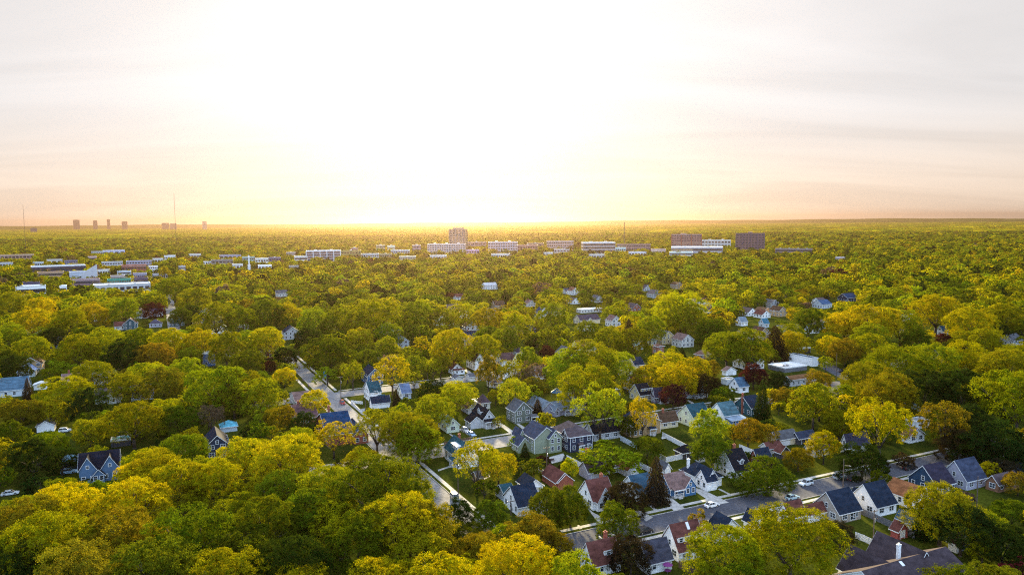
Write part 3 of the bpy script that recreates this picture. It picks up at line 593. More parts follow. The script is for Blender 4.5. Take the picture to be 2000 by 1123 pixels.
# gazebo with a blue canopy on posts
def gazebo(x, y, label):
    P = gp(x, y); g = thing('gazebo', label, 'gazebo', P, GA)
    r = MB(); n = 6; rr = 3.0
    ring = [(rr*math.cos(2*PI*i/n), rr*math.sin(2*PI*i/n), 2.3) for i in range(n)]; r2 = [(p[0]*.25, p[1]*.25, 3.7) for p in ring]
    r.hexa(ring, r2); r.hexa([(p[0]*1.3, p[1]*1.3, 3.75) for p in r2][:], [(p[0]*.1, p[1]*.1, 4.2) for p in r2])
    link('canopy', r.mesh('canopy', M['flat']), g, (.05, .16, .3))
    pm = MB(); pm.tube((0, 0, 0), (0, 0, 2.3), .07, .07); pm = pm.mesh('post', M['metal'])
    for p in ring: link('post', pm, g, None, (p[0]*.95, p[1]*.95, 0))
    keep(x-9, y-14, x+9, y)
gazebo(1087, 775, 'six sided garden gazebo with blue canopy on a lawn')

# glimpses of more houses between the crowns, along the street rows
GLIMPSE = []
def glimpses():
    rg = random.Random(31)
    rows = [276, 292, 330, 384, 400, 432, 470, 486, 520, 560, 575, 640, 655, 720, 735]
    cols = [('white', 'gb'), ('white', 'rnavy'), ('cream', 'br'), ('lgrey', 'rgrey'), ('pale', 'rblue'), ('white', 'rb'), ('brick', 'gb'), ('offw', 'pk'), ('blue', 'rnavy'), ('tan', 'br'), ('yel', 'rgrey'), ('sage', 'rgrey')]
    words = dict(white='white', cream='cream', lgrey='light grey', pale='pale blue', brick='brick', offw='off white', blue='blue', tan='tan', yel='straw yellow', sage='sage green', gb='grey brown', rnavy='navy', br='brown', rgrey='grey', rblue='slate blue', rb='red brown', pk='pinkish')
    n = 0
    for v in rows:
        u = -120+rg.uniform(0, 12)
        while u < 620:
            u += rg.uniform(13, 19)
            if rg.random() > (.22 if v < 420 else .10): continue
            P = uvp(u, v); q = proj(P+np.array([0, 0, 3.]))[0]
            if not (15 < q[0] < 1985 and 560 < q[1] < 800): continue
            if any(a[0]-12 < u < a[2]+4 and a[1]-13 < v < a[3]+4 for a in FOOT) or 58 < u < 82 or abs(v-350-.057*(u-30)) < 12 or abs(v-245-.036*(u-40)) < 14 or -14 < u < 14 and v > 550: continue
            g = proj(P)[0]
            wc, rc = rg.choice(cols); w, d = rg.uniform(8, 11), rg.uniform(9, 12); rd = rg.choice('uv')
            fe = [('gab', 'S', w*.6, 4.6, 1.2, 2.9, 2.6)] if rg.random() < .3 and rd == 'u' else ([('chim', .3, .5, 7.6)] if rg.random() < .4 else [])
            t = H('house', 'x', None, (g[0], g[1]), -w, -d, rg.choice((3.0, 3.2, 4.8)), rg.uniform(2.8, 4.0), rd, wc, rc, fe, group='houses among the trees', open_=False)
            D = float(np.hypot(P[0], P[1])); k = w*F/D*.4; hpx = 6*F/D
            KEEP.append((g[0]-k*.3, g[1]-hpx*.95, g[0]+k, g[1]-hpx*.45, D))
            GLIMPSE.append((t, words[wc]+' house with '+words[rc]+' roof', g[0], g[1]-hpx*.5, D, w*F/D)); n += 1
    print('glimpses', n)
# ------------------------------------------------------------------ ground, streets, walks
def grid_ground():
    xs = sorted(set([-22000, -15000, -9000, -5000, -3000, -1800, -1000, 1000, 1800, 3000, 5000, 9000, 15000, 22000]+list(range(-800, 801, 100))))
    ys = sorted(set([-22000, -8000, -2000, -500, 1600, 2400, 3500, 5000, 8000, 13000, 22000]+list(range(-200, 1301, 100))))
    v = [(x, y, 0) for y in ys for x in xs]; n = len(xs)
    f = [(j*n+i, j*n+i+1, (j+1)*n+i+1, (j+1)*n+i) for j in range(len(ys)-1) for i in range(n-1)]
    me = bpy.data.meshes.new('ground'); me.from_pydata(v, [], f); me.materials.append(M['ground']); me.update()
    struct(link('ground', me))
grid_ground()
def hills():
    b = MB(); n = 90; ring = []
    for k, (dd, hh) in enumerate(((14800, 2.), (16500, 62.), (18500, 76.), (21000, 4.))):
        row = []
        for i in range(n+1):
            a = -.78+1.56*i/n
            row.append((dd*math.sin(a), dd*math.cos(a), hh*(1+(.10*math.sin(i*.37)+.12*math.sin(i*.11+1)+.06*math.sin(i*1.3+k) if k in (1, 2) else 0))))
        ring.append(row)
    b.v = [p for r in ring for p in r]
    for k in range(3):
        for i in range(n): b.f.append((k*(n+1)+i, k*(n+1)+i+1, (k+1)*(n+1)+i+1, (k+1)*(n+1)+i)); b.m.append(0)
    struct(link('hills', b.mesh('hills', M['hills'], True)))
hills()
ROADS = []       # uv polygons no trunk may stand on
def inside(poly, u, v):
    c = False; j = len(poly)-1
    for i in range(len(poly)):
        if (poly[i][1] > v) != (poly[j][1] > v) and u < (poly[j][0]-poly[i][0])*(v-poly[i][1])/(poly[j][1]-poly[i][1])+poly[i][0]: c = not c
        j = i
    return c
def sheet(name, poly, z, mat, block=True):
    """poly in uv; a flat sheet with a thin edge, cut into short quads"""
    b = MB(); pts = [uvp(u, v, z) for u, v in poly]
    b.hexa([p-np.array([0, 0, .03]) for p in pts], pts)
    o = struct(link(name, b.mesh(name, M[mat])))
    if block: ROADS.append(poly)
    return o
def pxpoly(name, pts, z, mat): return sheet(name, [touv(gp(*p)) for p in pts], z, mat)
def strip(name, a0, a1, b0, b1, z, mat):   # side a (uv to uv) and side b
    return sheet(name, [a0, a1, b1, b0], z, mat)
def kerb(a, b, w=.18, h=.13):
    a = uvp(*a); b = uvp(*b); d = (b-a)/np.linalg.norm(b-a); n = np.array([-d[1], d[0], 0])*w
    k = MB(); k.hexa([a-n*.5, b-n*.5, b+n*.5, a+n*.5], [p+np.array([0, 0, h]) for p in (a-n*.5, b-n*.5, b+n*.5, a+n*.5)])
    struct(link('kerb', k.mesh('kerb', M['concrete'])))
# front street
strip('street', (86, 155.9), (330, 158.6), (86, 165.3), (330, 168), .020, 'asphalt')
kerb((92, 155.6), (330, 158.4)); kerb((92, 165.4), (330, 168.2))
strip('sidewalk', (92, 153.0), (330, 156), (92, 154.4), (330, 157.4), .030, 'concrete')
strip('sidewalk', (92, 167.1), (330, 169.8), (92, 168.5), (330, 171.2), .030, 'concrete')
# wide concrete street running away
strip('street', (67.1, 176), (62.0, 470), (75.4, 176), (69.0, 470), .024, 'roadcon')
kerb((75.9, 172), (74.2, 240)); kerb((73.6, 256), (71.4, 345)); kerb((70.9, 361), (69, 470)); kerb((65.2, 260), (62, 470))
strip('sidewalk', (76.9, 172), (75.5, 241), (78.3, 172), (76.9, 241), .031, 'concrete')
strip('sidewalk', (74.9, 256), (72.9, 345), (76.3, 256), (74.3, 345), .031, 'concrete')
strip('sidewalk', (72.4, 363), (70.8, 470), (73.8, 363), (72.2, 470), .031, 'concrete')
strip('sidewalk', (61.5, 300), (58.8, 420), (62.9, 300), (60.2, 420), .031, 'concrete')
# second cross street, third cross street
strip('street', (40, 240), (250, 247.5), (40, 251), (250, 259), .028, 'roadcon')
strip('sidewalk', (78, 254.6), (250, 261.5), (78, 256), (250, 263), .034, 'concrete'); kerb((78, 252.7), (250, 259.2)); kerb((78, 241.2), (250, 247.3))
strip('street', (30, 344.5), (190, 355), (30, 356), (190, 367), .028, 'roadcon')
strip('sidewalk', (74, 361), (190, 370), (74, 362.3), (190, 371.4), .034, 'concrete')
strip('street', (0, 560), (-4, 960), (9, 560), (5, 960), .02, 'roadcon')
for q in ([(1340, 948), (1373, 956), (1424, 981), (1398, 986)], [(1296, 970), (1312, 972), (1338, 993), (1316, 998)], [(1144, 988), (1158, 1000), (1180, 1012), (1168, 1020)],
          [(1240, 998), (1250, 996), (1275, 1010), (1262, 1018)], [(969, 826), (975, 823), (1003, 842), (996, 846)], [(895, 838), (903, 836), (932, 850), (922, 854)],
          [(929, 928), (950, 921), (958, 930), (935, 941)], [(1436, 790), (1476, 781), (1492, 790), (1448, 800)], [(905, 722), (912, 721), (933, 737), (926, 739)], [(968, 724), (974, 722), (990, 738), (984, 741)], [(1448, 740), (1432, 756), (1442, 758), (1452, 744)]):
    pxpoly('driveway', q, .038, 'concrete')
for q in ([(1262, 982), (1268, 981), (1286, 997), (1281, 999)], [(1402, 955), (1406, 954), (1432, 967), (1428, 968)], [(1001, 822), (1005, 821), (1027, 836), (1022, 839)], [(877, 848), (880, 847), (897, 858), (894, 859)],
          [(1341, 782), (1346, 781), (1368, 795), (1362, 796)], [(855, 917), (884, 908), (886, 910), (856, 920)], [(1127, 1026), (1131, 1025), (1137, 1032), (1132, 1033)]):
    pxpoly('path', q, .04, 'concrete')
pxpoly('paved_lot', [(1592, 712), (1614, 706), (1660, 730), (1656, 745), (1640, 738)], .036, 'asphalt')
pxpoly('paved_lot', [(1598, 748), (1640, 744), (1655, 800), (1622, 800)], .036, 'asphalt')
pxpoly('paved_lot', [(1500, 705), (1540, 700), (1572, 716), (1530, 727)], .036, 'concrete')
pxpoly('patio', [(1072, 893), (1100, 885), (1108, 897), (1078, 905)], .036, 'concrete')
pxpoly('paved_lot', [(190, 545), (300, 540), (300, 556), (150, 562)], .036, 'asphalt')
pxpoly('paved_lot', [(1120, 494), (1300, 492), (1310, 502), (1110, 503)], .036, 'concrete')
for q in ((1130, 1020, 1240, 1070), (1230, 990, 1420, 1050), (1400, 965, 1500, 1000), (1500, 935, 1600, 985), (1770, 880, 1900, 915), (575, 712, 665, 765), (630, 760, 715, 800), (690, 790, 715, 835), (862, 842, 985, 890), (850, 915, 925, 975), (322, 578, 356, 617), (1600, 708, 1652, 740), (1262, 975, 1300, 998),
          (640, 712, 700, 755), (970, 822, 1020, 850), (1430, 780, 1490, 795), (880, 738, 935, 752), (1125, 975, 1180, 1030), (880, 926, 915, 960), (1297, 850, 1355, 890), (1070, 890, 1105, 920), (1690, 1010, 1750, 1065), (1345, 945, 1420, 985)): keep(*q)

# ------------------------------------------------------------------ fences
FN = 0
def fence(label, pts, h=1.8, color='wh', boards=False):
    P = [gp(*p) for p in pts]
    f = thing('fence', label, 'fence', P[0])
    O = P[0]
    pm = MB(); pm.box(-.08, -.08, 0, .08, .08, h+.12); pm = pm.mesh('fence_post', M['flat'])
    for a, b in zip(P[:-1], P[1:]):
        d = b-a; ln = float(np.linalg.norm(d)); d = d/ln; n = np.array([-d[1], d[0], 0])*.025
        k = max(1, int(round(ln/2.4)))
        m = MB()
        for i in range(k):
            s, e = a+d*(ln*i/k+.09)-O, a+d*(ln*(i+1)/k-.09)-O
            if boards:
                nb = 10
                for q in range(nb):
                    s2 = s+(e-s)*(q/nb+.01); e2 = s+(e-s)*((q+.82)/nb)
                    m.hexa([s2-n, e2-n, e2+n, s2+n], [p+np.array([0, 0, h]) for p in (s2-n, e2-n, e2+n, s2+n)])
            else: m.hexa([p+np.array([0, 0, .08]) for p in (s-n, e-n, e+n, s+n)], [p+np.array([0, 0, h]) for p in (s-n, e-n, e+n, s+n)])
            m.hexa([p+np.array([0, 0, h+.001]) for p in (s-n*2, e-n*2, e+n*2, s+n*2)], [p+np.array([0, 0, h+.09]) for p in (s-n*2, e-n*2, e+n*2, s+n*2)])
            link('fence_post', pm, f, C[color], a+d*(ln*i/k)-O)
        link('fence_panel', m.mesh('fence_panel', M['flat']), f, C[color])
    link('fence_post', pm, f, C[color], P[-1]-O)
    q = proj(P+[p+np.array([0, 0, h]) for p in P]); keep(q[:, 0].min()+2, q[:, 1].min()+1, q[:, 0].max()-2, q[:, 1].max()-1, float(np.linalg.norm(P[0])))
fence('white vinyl fence running back from the lavender grey garage to the navy house', [(1149, 921), (1107, 899)])
fence('white vinyl fence between the lavender grey garage and the spruce', [(1188, 926), (1250, 913), (1273, 925)])
fence('long white vinyl fence along the lawn of the cream cottage', [(1294, 853), (1362, 889)])
fence('white vinyl fence closing the lawn below the cream cottage', [(1363, 890), (1301, 903), (1288, 896)])
fence('pale blue grey fence behind the pale stone cottage', [(1212, 860), (1243, 877)], 1.8, 'pale')
fence('short white fence above the red brown roofed garage', [(1052, 924), (1080, 938)])
fence('white fence panels near the red brick house', [(1444, 877), (1474, 890)])
fence('white picket fence below the utility pole in the back yard', [(1671, 1051), (1687, 1057), (1726, 1076)], 1.6, 'wh', True)
fence('grey blue wooden fence below the steep navy roof', [(1682, 1004), (1752, 1035), (1785, 1052)], 1.7, 'rgrey', True)
fence('white picket fence around the corner lawn', [(708, 789), (686, 787), (703, 805), (712, 803)], 1.2, 'wh', True)
fence('dark weathered fence between the white saltbox house and the broad tree', [(1326, 1108), (1372, 1133)], 1.7, 'br', True)
fence('low dark hedge fence strip along the sidewalk near the pale bungalow', [(868, 868), (920, 858)], .9, 'br', True)

# ------------------------------------------------------------------ cars
def loft(b, prof, mi=0):        # prof: list of rings of equal length, closed
    k = len(prof[0]); base = len(b.v)
    for r in prof: b.v += [tuple(p) for p in r]
    for i in range(len(prof)-1):
        for j in range(k):
            q = (j+1) % k; b.f.append((base+i*k+j, base+i*k+q, base+(i+1)*k+q, base+(i+1)*k+j)); b.m.append(mi)
    b.f.append(tuple(base+j for j in range(k-1, -1, -1))); b.m.append(mi)
    n = base+(len(prof)-1)*k; b.f.append(tuple(n+j for j in range(k))); b.m.append(mi)
CARM = {}
def car_meshes(kind):
    if kind in CARM: return CARM[kind]
    L, Wd, hb, ht = {'sedan': (4.7, 1.82, .88, 1.45), 'suv': (4.7, 1.9, 1.05, 1.78), 'pickup': (5.6, 1.95, 1.08, 1.85)}[kind]
    w = Wd/2
    def ring(x, z0, z1, hw): return [(x, -hw, z0), (x, -hw*1.0, (z0+z1)/2), (x, -hw*.92, z1), (x, hw*.92, z1), (x, hw, (z0+z1)/2), (x, hw, z0)]
    b = MB(); l = L/2
    loft(b, [ring(-l, .35, hb*.82, w*.86), ring(-l+.15, .24, hb*.97, w*.97), ring(-l*.45, .22, hb, w), ring(l*.35, .22, hb*.99, w), ring(l*.8, .24, hb*.88, w*.97), ring(l-.08, .3, hb*.74, w*.9), ring(l, .36, hb*.62, w*.82)])
    top = {'sedan': (-.78, -.50, .10, .46), 'suv': (-.97, -.86, .12, .42), 'pickup': (-.28, -.20, .20, .44)}[kind]
    def cr(x, z, hw): return [(x, -hw, z), (x, hw, z)]
    g = MB(); hw = w*.90; tw = w*.74
    B0 = [(top[0]*l, -hw, hb*.95), (top[3]*l, -hw, hb*.95), (top[3]*l, hw, hb*.95), (top[0]*l, hw, hb*.95)]
    T0 = [(top[1]*l, -tw, ht-.06), (top[2]*l, -tw, ht-.06), (top[2]*l, tw, ht-.06), (top[1]*l, tw, ht-.06)]
    g.hexa(B0, T0)
    r = MB(); r.hexa([(p[0]*1.0, p[1]*1.03, ht-.065) for p in T0], [(p[0]*.96, p[1]*.9, ht) for p in T0])
    for s in (-1, 1):
        for (xa, xb) in ((top[0]*l, top[1]*l), (top[3]*l, top[2]*l), ((top[0]+top[3])/2*l, (top[1]+top[2])/2*l)):
            r.tube((xa, s*hw*1.005, hb*.95), (xb, s*tw*1.01, ht-.05), .055, .055, 4)
    if kind == 'pickup': b.box(-l+.12, -w*.80, hb*.6, -.32*l, w*.80, hb*.985)
    wh = MB(); wh.tube((0, -.12, 0), (0, .12, 0), .35, .35, 14)
    rim = MB(); rim.tube((0, -.13, 0), (0, .13, 0), .21, .21, 10)
    hl = MB(); hl.box(-.04, -.2, -.08, .05, .2, .08)
    tl = MB(); tl.box(-.05, -.14, -.12, .04, .14, .12)
    CARM[kind] = (L, Wd, hb, b.mesh('car_body', M['paint']), g.mesh('car_glass', M['glass']), r.mesh('car_roof', M['paint']), wh.mesh('tyre', M['tyre']), rim.mesh('rim', M['metal']), hl.mesh('headlight', M['trim']), tl.mesh('taillight', M['flat']))
    return CARM[kind]
def car(x, y, head, kind, tint, label, name='parked_car'):
    L, Wd, hb, bm, gm, rm, wm, rimm, hm, tm = car_meshes(kind)
    P = gp(x, y); P[2] = .03
    t = thing(name, label, 'car' if kind != 'pickup' else 'pickup truck', P, head, 'cars on the streets')
    link('body', bm, t, tint); link('car_window', gm, t); link('car_roof', rm, t, tint)
    for sx in (-.60, .60):
        for s in (-1, 1):
            o = link('wheel', wm, t, None, (sx*L/2, s*(Wd/2-.08), .35)); link('rim', rimm, o)
    for s in (-1, 1):
        link('headlight', hm, t, None, (L/2-.05, s*Wd*.31, hb*.62)); link('taillight', tm, t, (.3, .02, .02), (-L/2+.02, s*Wd*.33, hb*.7))
    keep(x-9, y-7, x+9, y+2)
A0 = GA; B0_ = GA+PI/2
car(1390, 989, A0+.02, 'sedan', (.75, .76, .78), 'white sedan parked at the kerb in front of the driveway')
car(1259, 1040, A0, 'suv', (.02, .022, .03), 'black suv parked on the near side of the front street')
car(1186, 1052, A0, 'sedan', (.7, .72, .74), 'white car behind the maroon roofed cottage, half under a tree')
car(1574, 947, A0+PI, 'suv', (.6, .66, .72), 'silver white suv on the shaded part of the street')
car(1547, 974, A0, 'sedan', (.35, .5, .6), 'pale blue car partly hidden by the round street tree')
car(1640, 934, A0, 'suv', (.35, .42, .46), 'grey green van in the shade by the far kerb')
car(1668, 938, A0, 'sedan', (.02, .02, .025), 'black car in shade beside the dark round tree')
car(1777, 916, A0, 'pickup', (.015, .016, .02), 'black pickup truck with white cab top on the shaded street')
car(1826, 913, A0, 'suv', (.03, .025, .03), 'dark car beyond the dark blue gabled house')
car(669, 789, B0_+PI, 'suv', (.28, .02, .015), 'red suv in the middle of the wide concrete street')
car(909, 843, B0_+PI, 'suv', (.55, .52, .52), 'pale car with reddish back on the driveway by the pale bungalow')
car(921, 850, B0_+PI, 'sedan', (.3, .45, .65), 'light blue car at the foot of the driveway by the pale bungalow')
car(889, 975, B0_+PI, 'suv', (.5, .47, .42), 'beige roofed car at the street corner below the utility pole')
car(1645, 727, A0+.3, 'suv', (.02, .02, .025), 'black car on the paved lot beyond the long white building')
car(336, 611, B0_+PI, 'sedan', (.05, .05, .06), 'dark car on the distant pale street')
car(20, 966, A0, 'sedan', (.7, .74, .8), 'white car at the picture edge below the dark tree')
car(128, 843, A0, 'suv', (.66, .68, .7), 'white van parked under the golden tree beside the white edged garage')
car(135, 924, A0, 'suv', (.3, .45, .6), 'pale blue van in front of the open pavilion')

# ------------------------------------------------------------------ poles, signs, people
def pole(x, y, ytop, label, arms=1, lamp=False):
    P = gp(x, y); lo, hi = 2., 40.
    for _ in range(30):
        m = (lo+hi)/2
        if proj(P+np.array([0, 0, m]))[0, 1] > ytop: lo = m
        else: hi = m
    h = lo
    t = thing('utility_pole', label, 'utility pole', P, GA, 'utility poles')
    b = MB(); b.tube((0, 0, 0), (0, 0, h), .17, .11, 8); link('pole', b.mesh('pole', M['wood']), t)
    for k in range(arms):
        z = h-.5-1.1*k; a = MB(); a.box(-1.2, -.06, z, 1.2, .06, z+.13)
        c = link('crossarm', a.mesh('crossarm', M['wood']), t)
        i = MB(); i.tube((0, 0, z+.131), (0, 0, z+.32), .05, .05, 6); i = i.mesh('insulator', M['metal'])
        for q in (-1.1, -.5, .5, 1.1): link('insulator', i, c, None, (q, 0, 0))
    if lamp:
        a = MB(); a.tube((0, -.1, h-2.0), (0, -1.9, h-1.5), .04, .04); k = link('lamp_arm', a.mesh('lamp_arm', M['metal']), t)
        a = MB(); a.box(-.15, -2.5, h-1.56, .15, -1.88, h-1.42); link('lamp_head', a.mesh('lamp_head', M['metal']), k)
    q = MB(); q.tube((.28, 0, h-3.2), (.28, 0, h-2.3), .2, .2, 8)
    if arms: link('transformer', q.mesh('transformer', M['metal']), t)
    keep(x-3, ytop, x+3, y-4)
pole(895, 968, 893, 'tall brown utility pole with two crossarms on the near street corner', 2)
pole(666, 778, 735, 'utility pole on the corner of the crossing with the red suv', 1)
pole(714, 806, 758, 'utility pole at the end of the white picket corner fence', 0)
pole(1646, 964, 896, 'pale street pole with lamp beside the dark round tree', 0, True)
pole(1705, 1072, 995, 'grey utility pole with one crossarm in the back yard by the picket fence', 1)
pole(1068, 930, 872, 'utility pole behind the red brown roofed garage', 1)
pole(1633, 740, 690, 'slim pole by the paved lot', 0)
pole(1907, 1000, 930, 'dark pole in the shade below the grey house', 0)
pole(998, 1008, 976, 'thin pole with crossarm against the white gable', 1)
pole(835, 742, 705, 'slim utility pole among yellow street trees', 0)
pole(1139, 640, 606, 'dark pole beside the brown house with a little gable', 0)
t = thing('street_sign', 'tall post with a bright blue banner panel beside the sidewalk', 'sign', gp(638, 756), GA)
b = MB(); b.tube((0, 0, 0), (0, 0, 7.5), .09, .07); link('pole', b.mesh('pole', M['metal']), t)
b = MB(); b.box(-1.3, -.05, 5.0, -.12, .05, 8.0); link('banner', b.mesh('banner', M['flat']), t, (.02, .2, .38)); keep(628, 730, 645, 756)

def person(x, y, head, label, shirt, trouser, stride=.28):
    P = gp(x, y); t = thing('person', label, 'person', (P[0], P[1], .03), head, None)
    J = dict(pel=(0, 0, .93), wst=(0, 0, 1.10), chs=(.02, 0, 1.34), nck=(.03, 0, 1.50), chin=(.05, 0, 1.56), head=(.06, 0, 1.66), crown=(.05, 0, 1.75),
             hl=(0, .1, .90), kl=(stride*.6, .1, .50), al=(stride*.75, .1, .09), tl=(stride*.75+.17, .1, .04), hr=(0, -.1, .90), kr=(-stride*.1, -.1, .48), ar=(-stride, -.1, .12), tr=(-stride+.15, -.1, .04),
             sl=(.02, .19, 1.42), el=(-.1, .24, 1.14), wl=(.02, .24, .92), fl=(.07, .24, .82), sr=(.02, -.19, 1.42), er=(.0, -.24, 1.14), wr=(.16, -.23, .96), fr=(.22, -.23, .87))
    E = [('pel', 'wst', .14), ('wst', 'chs', .145), ('chs', 'nck', .07), ('nck', 'chin', .06), ('chin', 'head', .085), ('head', 'crown', .07), ('pel', 'hl', .1), ('hl', 'kl', .065), ('kl', 'al', .045), ('al', 'tl', .04), ('pel', 'hr', .1), ('hr', 'kr', .065), ('kr', 'ar', .045), ('ar', 'tr', .04),
         ('chs', 'sl', .065), ('sl', 'el', .05), ('el', 'wl', .035), ('wl', 'fl', .03), ('chs', 'sr', .065), ('sr', 'er', .05), ('er', 'wr', .035), ('wr', 'fr', .03)]
    def skin(name, keys, rootk, mat, tint, par, grow=0.0):
        ed = [e for e in E if e[0] in keys and e[1] in keys]; idx = {k: i for i, k in enumerate(keys)}
        me = bpy.data.meshes.new(name); me.from_pydata([J[k] for k in keys], [(idx[a], idx[b_]) for a, b_, _ in ed], []); me.materials.append(M[mat])
        o = link(name, me, par, tint); md = o.modifiers.new('skin', 'SKIN'); o.modifiers.new('sub', 'SUBSURF').levels = 1
        rad = {rootk: .14}
        for a, b_, r_ in ed: rad[b_] = r_
        for k in keys:
            sv = me.skin_vertices[0].data[idx[k]]; r_ = rad.get(k, .08)+grow; sv.radius = (r_, r_); sv.use_root = (k == rootk)
        return o
    body = skin('body', list(J), 'pel', 'skin', None, t)
    skin('shirt', ['wst', 'chs', 'sl', 'el', 'sr', 'er', 'nck'], 'wst', 'flat', shirt, t, .02)
    skin('trousers', ['pel', 'hl', 'kl', 'al', 'hr', 'kr', 'ar'], 'pel', 'flat', trouser, t, .018)
    h = MB(); h.tube((.045, 0, 1.67), (.04, 0, 1.79), .105, .06, 8); link('hair', h.mesh('hair', M['flat']), t, (.03, .02, .015))
    keep(x-5, y-10, x+5, y)
person(592, 746, B0_, 'person in purple walking along the left side of the concrete street', (.10, .04, .2), (.03, .03, .07))
person(603, 757, B0_+.1, 'person in violet shirt walking nearer the crossing', (.16, .08, .3), (.04, .04, .09))
# back yard bits
def table(x, y, label, tint=(.6, .25, .2)):
    P = gp(x, y); t = thing('patio_table', label, 'table', P, .4)
    b = MB(); b.tube((0, 0, .7), (0, 0, .76), .8, .8, 12); link('tabletop', b.mesh('tabletop', M['flat']), t, tint)
    b = MB(); b.tube((0, 0, 0), (0, 0, .7), .06, .06); link('leg', b.mesh('leg', M['metal']), t)
    b = MB(); b.tube((0, 0, .76), (0, 0, 2.3), .03, .03); link('umbrella_pole', b.mesh('umbrella_pole', M['metal']), t)
    b = MB(); b.tube((0, 0, 2.1), (0, 0, 2.7), 1.2, .05, 8); link('umbrella', b.mesh('umbrella', M['flat']), t, tint)
table(1146, 888, 'patio table with red umbrella behind the navy house', (.4, .05, .04))
table(1304, 1119, 'garden table with purple pink umbrella beside the slate purple roof', (.22, .04, .2))
def grill(x, y, label, tint):
    P = gp(x, y); t = thing('garden_bench', label, 'bench', P, GA)
    b = MB(); b.box(-1, -.25, .4, 1, .25, .47); link('seat', b.mesh('seat', M['flat']), t, tint)
    b = MB(); b.box(-1, .22, .5, 1, .28, 1.0); link('backrest', b.mesh('backrest', M['flat']), t, tint)
    lm = MB(); lm.box(-.05, -.2, 0, .05, .2, .4); lm = lm.mesh('leg', M['metal'])
    for s in (-.85, .85): link('leg', lm, t, None, (s, 0, 0))
grill(1342, 1096, 'blue garden bench outside the patio door of the white saltbox house', (.08, .25, .45))
grill(1297, 858, 'white garden bench on the lawn beside the long white fence', (.6, .58, .56))
grill(1078, 901, 'dark bench on the stone patio behind the sage house', (.08, .05, .05))

glimpses()
# ------------------------------------------------------------------ the town along the horizon (x0, x1, top, base in photo pixels)
def block(name, label, lm, x0, x1, yt, yb, wall, roof='wh', storeys=3, depth=None, feats=(), turn=0.0, cat='building', bands=True, group=None):
    a = gp(x0, yb); b = gp(x1, yb)
    ctr = (a+b)/2; D = float(np.hypot(*ctr[:2])); sc = proj(ctr)[0, 2]/F
    w = (x1-x0)*sc; lo, hi = 1., 320.
    for _ in range(30):
        m = (lo+hi)/2
        if proj(ctr+np.array([0, 0, m]))[0, 1] > yt: lo = m
        else: hi = m
    h = lo; d = depth or min(w*.5, 40)
    rz = math.atan2(-ctr[0], ctr[1])+turn
    t = thing(name, label, cat, ctr, rz, group)
    wc = C[wall] if isinstance(wall, str) else wall; rc = C[roof] if isinstance(roof, str) else roof
    W_ = MB(); W_.box(-w/2, 0, -.2, w/2, d, h)
    R_ = MB(); R_.box(-w/2-.1, -.1, h, w/2+.1, d+.1, h+.35)
    pw = .5
    P_ = MB(); H_ = min(1.0, h*.08)+.35
    for q in ((-w/2-.2, -.2, w/2+.2, pw), (-w/2-.2, d-pw, w/2+.2, d+.2), (-w/2-.2, pw, -w/2+pw, d-pw), (w/2-pw, pw, w/2+.2, d-pw)): P_.box(q[0], q[1], h+.36, q[2], q[3], h+.36+H_)
    pc = wc; grid = None
    for f in feats:
        if f[0] == 'parapet': pc = C[f[1]]
        elif f[0] == 'top':                   # stepped penthouse: fraction start, end, extra height
            W_.box(-w/2+w*f[1], d*.2, h+.35, -w/2+w*f[2], d*.8, h+.35+f[3]); R_.box(-w/2+w*f[1]-.1, d*.2-.1, h+.36+f[3], -w/2+w*f[2]+.1, d*.8+.1, h+.6+f[3])
        elif f[0] == 'unit':
            for q in range(f[1]):
                b_ = MB(); xx = -w/2+w*(q+.6)/(f[1]+.2); s = h*.08+.8; b_.box(xx-s, d*.4, h+.36, xx+s, d*.4+s*1.6, h+.36+s*1.1); link('rooftop_unit', b_.mesh('rooftop_unit', M['flat']), t, C['lgrey'])
        elif f[0] == 'piers':
            b_ = MB()
            for q in range(f[1]+1): xx = -w/2+w*q/f[1]; b_.box(xx-f[2]/2, -.5, 0, xx+f[2]/2, -.02, h+.3)
            link('pier', b_.mesh('pier', M['flat']), t, C[f[3]]) if f[1] < 2 else [link('pier', pier_mesh(f[2], h), t, C[f[3]], (-w/2+w*q/f[1], 0, 0)) for q in range(f[1]+1)]
        elif f[0] == 'slant':                 # tall slanted end wall
            b_ = MB(); b_.hexa([(-w/2, -.6, 0), (w/2, -.6, 0), (w/2, 3, 0), (-w/2, 3, 0)], [(-w/2, -.6, h*.25), (w/2, -.6, f[1]), (w/2, 3, f[1]), (-w/2, 3, h*.25)]); link('slanted_wall', b_.mesh('slanted_wall', M['flat']), t, C['lgrey'])
        elif f[0] == 'grid': grid = f[1]
    link('wall', W_.mesh('wall', M['flat']), t, wc); link('roof', R_.mesh('roof', M['membrane']), t, rc); link('parapet', P_.mesh('parapet', M['flat']), t, pc)
    if bands:
        fl = h/storeys; bw = fl*.46
        for s in range(storeys):
            z = fl*s+fl*.3
            if grid:
                g = MB(); n = grid
                for q in range(n):
                    xa = -w/2+w*(q+.16)/n; xb = -w/2+w*(q+.84)/n; g.box(xa, -.12, z, xb, -.01, z+bw)
            else:
                g = MB(); g.box(-w/2+.6, -.12, z, w/2-.6, -.01, z+bw)
            g.box(-w/2-.12, .8, z, -w/2-.01, d-.8, z+bw); g.box(w/2+.01, .8, z, w/2+.12, d-.8, z+bw)
            link('window_band', g.mesh('window_band', M['glass']), t)
    FAR.append((ctr, max(w, d)/2+3)); KEEP.append((x0, min(yt, yb-4), x1, yt+(yb-yt)*.3, D))
    if lm: LAND.append((lm, (x0+x1)/2, (yt+yb)/2, D, (x1-x0)/2))
    return t, w, d, h
PM = {}
